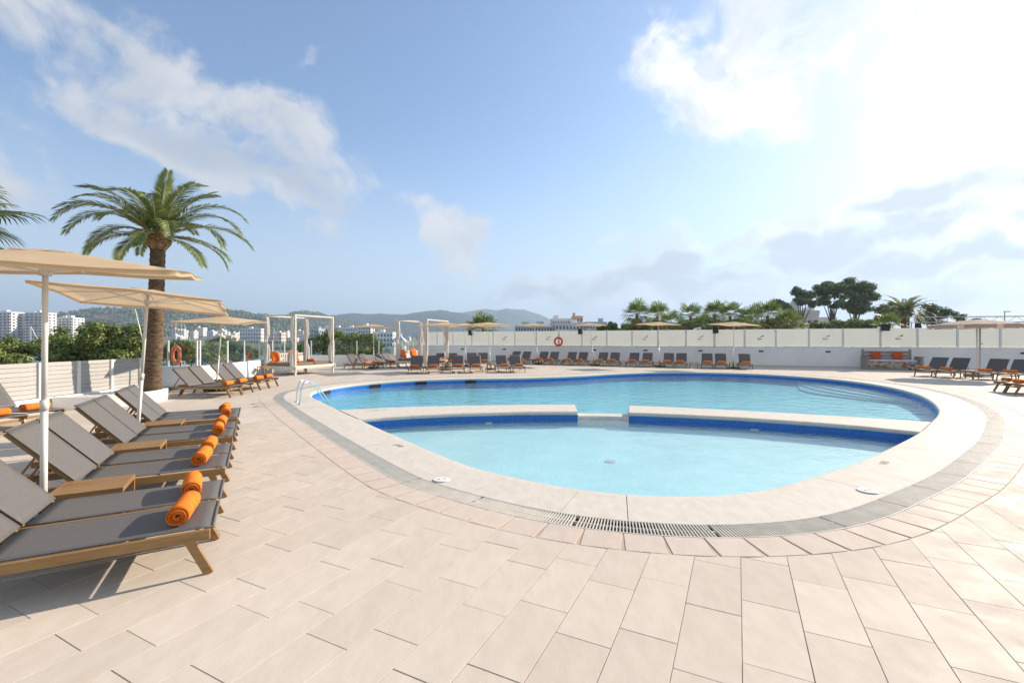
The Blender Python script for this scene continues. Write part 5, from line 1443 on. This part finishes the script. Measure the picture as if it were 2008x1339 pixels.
leafy('leafy_tree', 'dense green shrubs filling the gaps below the fan palms', at(1390, 52, -3.6), clump_px([(1235 + 26 * k, 646 - 5 * ((k * 7) % 3), 20, 13) for k in range(13)], 52, 31), 9000, .2, M['leaf'], 66, 'shrubs', None, .15)
def pine(label, px, Dd, lst, lean, seed, n=6000):
    t = leafy('pine_tree', label, at(px, Dd, -3.6), clump_px([(a, c, e * 1.15, f * 1.12) for a, c, e, f in lst], Dd, seed), int(n * 1.5), .25, M['pine'], seed, 'pine tree', 'pines behind the screens', .28, .8)
pine('small umbrella pine with bare trunk, left of the large pines', 1562, 88, [(1568, 574, 13, 9), (1585, 578, 14, 9), (1575, 590, 16, 8), (1595, 596, 10, 6), (1560, 567, 8, 5)], 0, 71, 3800)
pine('left one of the two large pines on the right', 1633, 90, [(1615, 562, 16, 11), (1638, 560, 20, 12), (1625, 578, 20, 10), (1650, 576, 15, 10), (1612, 592, 13, 8), (1640, 596, 13, 8)], 0, 72, 7000)
pine('right one of the two large pines on the right', 1668, 92, [(1672, 558, 18, 12), (1690, 566, 20, 14), (1700, 586, 18, 13), (1672, 584, 20, 14), (1690, 606, 20, 9), (1660, 602, 12, 9)], 0, 73, 9000)
pine('slim leaning pine above the fan palms', 1556, 86, [(1524, 594, 10, 6), (1534, 600, 12, 6), (1545, 606, 9, 5)], 0, 74, 1800)

# ================================================================== BUILDINGS AND THE BAY
def block(label, px0, px1, pyt, Dd, depth, floors, m, cat='building', group=None, bays=6, balcony=False, aw=0, base=-9.0, name='building', rz=0.0, awm='awning', seed=0):
    x0, x1 = (px0 - 1004) / 892.4 * Dd, (px1 - 1004) / 892.4 * Dd; w = x1 - x0; ht = hz(pyt, Dd) - base
    t = thing(name, label, cat, ((x0 + x1) / 2, Dd + depth / 2, base), rz, group); rr = random.Random(seed)
    MB().box((0, 0, ht / 2), (w, depth, ht)).build('wall', m, t)
    fh = ht / floors; wm = MB(); sl = []
    for f in range(floors):
        zc = fh * (f + .52)
        for k in range(bays):
            x = -w / 2 + w * (k + .5) / bays; wm.box((x, -depth / 2 - .02, zc), (w / bays * .56, .12, fh * .52))
        for s in (-1, 1):
            for k in range(3): wm.box((s * (w / 2 + .02), -depth / 2 + depth * (k + .5) / 3, zc), (.12, depth / 3 * .4, fh * .5))
        if balcony:
            MB().box((0, -depth / 2 - .7, fh * f + fh * .15), (w * .96, 1.4, fh * .34)).build('balcony', m, t)
    tag(wm.build('windows', M['glassdark'], t), kind='stuff')
    for k in range(aw):
        f = rr.randrange(1, floors); j = rr.randrange(bays); x = -w / 2 + w * (j + .5) / bays
        MB().box((x, -depth / 2 - 1.0, fh * (f + .78)), (w / bays * .9, 1.1, fh * .2)).build('awning', M[awm], t)
    MB().box((0, 0, ht + .5), (w * 1.0 + .2, depth + .2, 1.0)).build('parapet', m, t)
    for k in range(max(1, int(w / 12))): MB().box((rr.uniform(-.35, .35) * w, rr.uniform(-.2, .3) * depth, ht + 2.0), (min(w * .2, 5), min(4, depth * .4), 3)).build('roof_hut', m, t)
    return t
block('stepped white apartment tower at the left picture edge', -20, 22, 613, 500, 16, 13, M['bwhite'], bays=5, balcony=True, seed=1)
block('white apartment block set back between the left towers', 20, 52, 616, 510, 16, 13, M['bwhite'], bays=5, balcony=True, seed=2)
block('tall white apartment tower left of the parasol pole', 49, 84, 614, 495, 15, 13, M['bwhite'], bays=4, balcony=True, aw=5, seed=3)
block('white apartment slab with blue awnings right of the pole', 92, 143, 624, 520, 14, 12, M['bwhite'], bays=7, balcony=True, aw=9, seed=4)
rt = random.Random(21); gT = 'small white houses of the town across the bay'
for k in range(44):
    px = 322 + rt.random() * 270; Dd = rt.uniform(700, 860); wd_ = rt.uniform(6, 18); fl = rt.choice((2, 3, 3, 4, 4, 5)); bz = -7 + (Dd - 700) * .11
    top = 668 - (bz + fl * 3.1 - 1.7) / Dd * 892.4
    block('small white block in the far town across the bay', px, px + wd_, top, Dd, 12, fl, rt.choice((M['bwhite'], M['bwhite'], M['bwhite'], M['bcream'])), 'building', gT, bays=rt.choice((3, 4, 5)), base=bz, name='town_house', seed=k)
for k in range(20):
    px = 590 + rt.random() * 240; Dd = rt.uniform(780, 950); wd_ = rt.uniform(7, 18); fl = rt.choice((2, 2, 3, 3)); bz = -4 + (Dd - 780) * .08
    top = 668 - (bz + fl * 3.1 - 1.7) / Dd * 892.4
    block('small pale house low on the hillside beyond the daybeds', px, px + wd_, top, Dd, 12, fl, rt.choice((M['bwhite'], M['bcream'], M['bgrey'])), 'building', 'pale houses on the hillside beyond the daybeds', bays=3, base=bz, name='hillside_house', seed=k + 90)
block('wide white hotel in the town left of the larger daybed', 470, 512, 645, 690, 16, 5, M['bwhite'], bays=8, balcony=True, seed=60)
block('cream topped building seen through the larger daybed', 520, 552, 653, 680, 14, 4, M['bcream'], bays=6, seed=61)
block('long blue-grey hotel seen through the larger daybed', 600, 625, 646, 560, 20, 5, M['bgrey'], bays=5, seed=62)
block('long white hotel with dark window rows behind the larger daybed', 622, 702, 643, 600, 16, 5, M['bwhite'], bays=16, balcony=True, seed=63)
block('white seven storey block beside the parasol between daybeds', 702, 727, 641, 420, 12, 8, M['bwhite'], bays=5, seed=64)
block('low white building right of the seven storey block', 727, 770, 653, 430, 16, 4, M['bwhite'], bays=7, seed=65)
block('upper terraced hotel with orange stair tower', 1083, 1128, 627, 330, 14, 6, M['bwhite'], bays=9, balcony=True, seed=66)
block('orange faced stair tower of the terraced hotel', 1124, 1143, 622, 326, 10, 7, M['borange'], bays=3, seed=67)
block('white hotel front with square windows behind the screens', 1089, 1150, 636, 300, 14, 5, M['bwhite'], bays=9, seed=68)
block('blue-grey hotel wing left of the white hotel front', 1010, 1089, 640, 310, 14, 5, M['bgrey'], bays=14, seed=69)
block('blue and white hotel wing behind the second wall parasol', 1150, 1190, 634, 290, 14, 5, M['bgrey'], bays=7, seed=70)
block('white modern villa between the pine trunks', 1569, 1606, 617, 105, 7, 2, M['bwhite'], bays=3, base=-3.6, name='villa', seed=71)
block('low white villa wing under the pines', 1600, 1640, 630, 108, 7, 1, M['bwhite'], bays=3, base=-3.6, name='villa', seed=72)
# pavilion with a pyramid roof
p = at(783, 160, -10); t = thing('pavilion', 'small pavilion with grey pyramid roof by the second daybed', 'pavilion', (p.x, p.y, -9))
MB().box((0, 0, 4.5), (4.2, 4.2, 9.0)).build('wall', M['bwhite'], t)
b = MB(); b.v = [(-3, -3, 10), (3, -3, 10), (3, 3, 10), (-3, 3, 10), (0, 0, 13)]; b.f = [(0, 1, 4), (1, 2, 4), (2, 3, 4), (3, 0, 4), (3, 2, 1, 0)]; b.build('roof', M['bgrey'], t)

def sailboat(px, Dd, mast_py, L, label, m='boatwhite'):
    p = at(px, Dd); t = thing('sailboat', label, 'boat', (p.x, p.y, -10), R(35))
    b = MB(); n = 12
    for (z, s) in ((-.3, .7), (.5, .92), (1.2, 1.0)):
        for k in range(n):
            a = 2 * math.pi * k / n; b.v.append((math.cos(a) * L / 2 * s * (1.12 if math.cos(a) > .9 else 1), math.sin(a) * L * .15 * s, z))
    for q in range(2):
        for k in range(n): e = (k + 1) % n; b.f.append((q * n + k, q * n + e, (q + 1) * n + e, (q + 1) * n + k))
    b.f.append(tuple(range(2 * n, 3 * n))); b.build('hull', M[m], t)
    MB().box((-.3, 0, 1.5), (L * .35, L * .14, .6)).build('cabin', M['boatwhite'], t, .1)
    mt = hz(mast_py, Dd) + 10; MB().tube([(.6, 0, 1.2), (.6, 0, mt)], [.11, .07], 8).build('mast', M['boatwhite'], t)
    MB().tube([(.6, 0, 2.6), (-L * .42, 0, 2.7)], .12, 8).build('boom', M['boatblue'], t)
    MB().tube([(.6, 0, mt), (L * .5, 0, 1.3)], .035, 5).build('forestay', M['boatwhite'], t)
sailboat(352, 170, 622, 13, 'sailboat with the tallest mast behind the life ring glass')
sailboat(359, 190, 637, 11, 'sailboat with shorter mast right of the tallest one')
sailboat(341, 230, 628, 12, 'sailboat with mast just right of the palm trunk')
sailboat(438, 210, 640, 10, 'sailboat with mast beside the third parasol pole')
sailboat(54, 120, 640, 12, 'white moored boat with blue cover left of the parasol pole')
sailboat(533, 150, 641, 9, 'dark hulled boat seen past the larger daybed post', 'boatblue')

# ---- stage truss with lamps behind the screens on the right
TA, TB = at(1783, 38, hz(632, 38)), at(2120, 34, hz(630.5, 34)); td_ = (TB - TA); tl = td_.length; td_.normalize(); hgt = .44; dep = Vector((-td_.y, td_.x, 0)) * .44
t = thing('stage_truss', 'silver lattice stage truss above the screens at the right', 'truss', TA)
for o_ in (Vector(), dep):
    for z in (0, hgt): MB().tube([o_ + Vector((0, 0, z)), o_ + td_ * tl + Vector((0, 0, z))], .03, 6).build('chord', M['truss'], t)
nseg = int(tl / .5)
for k in range(nseg):
    a, e = td_ * (tl * k / nseg), td_ * (tl * (k + 1) / nseg)
    zz = (0, hgt) if k % 2 == 0 else (hgt, 0)
    MB().tube([a + Vector((0, 0, zz[0])), e + Vector((0, 0, zz[1]))], .017, 5, False).build('brace', M['truss'], t)
for k in (0.02, .52, .98):
    b = MB(); p = td_ * tl * k + dep * .5
    for sx in (-.2, .2):
        for sy in (-.2, .2): b.tube([p + Vector((sx, sy, 0)), p + Vector((sx, sy, -TA.z - 3.6))], .03, 6)
    b.build('tower_leg', M['truss'], t)
for k, (px, lb) in enumerate(((1800, 'first'), (1832, 'second'), (1846, 'third'))):
    p = xline(px, TA, TB); c = Vector((p.x, p.y, TA.z - .36)); s = thing('stage_lamp', 'stage lamp hanging under the truss, %s from the left' % lb, 'lamp', c, R(20 * k), 'stage lamps under the truss')
    MB().box((0, 0, .22), (.34, .26, .14)).build('yoke_base', M['black'], s, .02)
    for x in (-.19, .19): MB().box((x, 0, .04), (.04, .14, .32)).build('yoke_arm', M['black'], s, .01)
    MB().tube([(0, -.2, -.04), (0, .0, .0), (0, .2, .04)], [.15, .16, .11], 14).build('head', M['boatwhite'] if k == 1 else M['black'], s, smooth=True)
p = at(1970, 60, -3.6); t = thing('street_lamp', 'thin street lamp rising above the truss at the right', 'street lamp', p)
MB().tube([(0, 0, 0), (0, 0, hz(610, 60) + 3.6)], [.09, .05], 8).build('pole', M['bgrey'], t); MB().box((.35, 0, hz(610, 60) + 3.55), (.8, .2, .1)).build('head', M['bgrey'], t)
p = at(763, 33.2); t = thing('air_conditioner', 'white air conditioning box behind the glass between the daybeds', 'air conditioner', (p.x, p.y, 0))
MB().box((0, 0, .9), (.9, .4, .62)).build('case', M['post_white'], t, .02); MB().lathe([(.0, 0), (.22, 0), (.24, .02)], 20).build('fan_grille', M['bgrey'], t).matrix_local = Matrix.Translation((-.1, -.21, .9)) @ Matrix.Rotation(R(90), 4, 'X')
for x in (-.35, .35): MB().box((x, 0, .30), (.06, .3, .6)).build('stand', M['post_white'], t)

# ---- haze over the bay
b = MB(); b.box((-500, 4300, 219), (11000, 9600, 464)); hm = bpy.data.materials.new('haze_air'); hm.use_nodes = True; N = NT(hm.node_tree); N.n.remove(N.n['Principled BSDF'])
v = N.new('ShaderNodeVolumePrincipled'); v.inputs['Color'].default_value = (.55, .74, 1.0, 1); v.inputs['Density'].default_value = .00026; v.inputs['Anisotropy'].default_value = .2
N.l.new(v.outputs[0], N.n['Material Output'].inputs['Volume'])
tag(b.build('haze', hm), 'pale blue haze in the air over the bay', 'haze', kind='stuff')
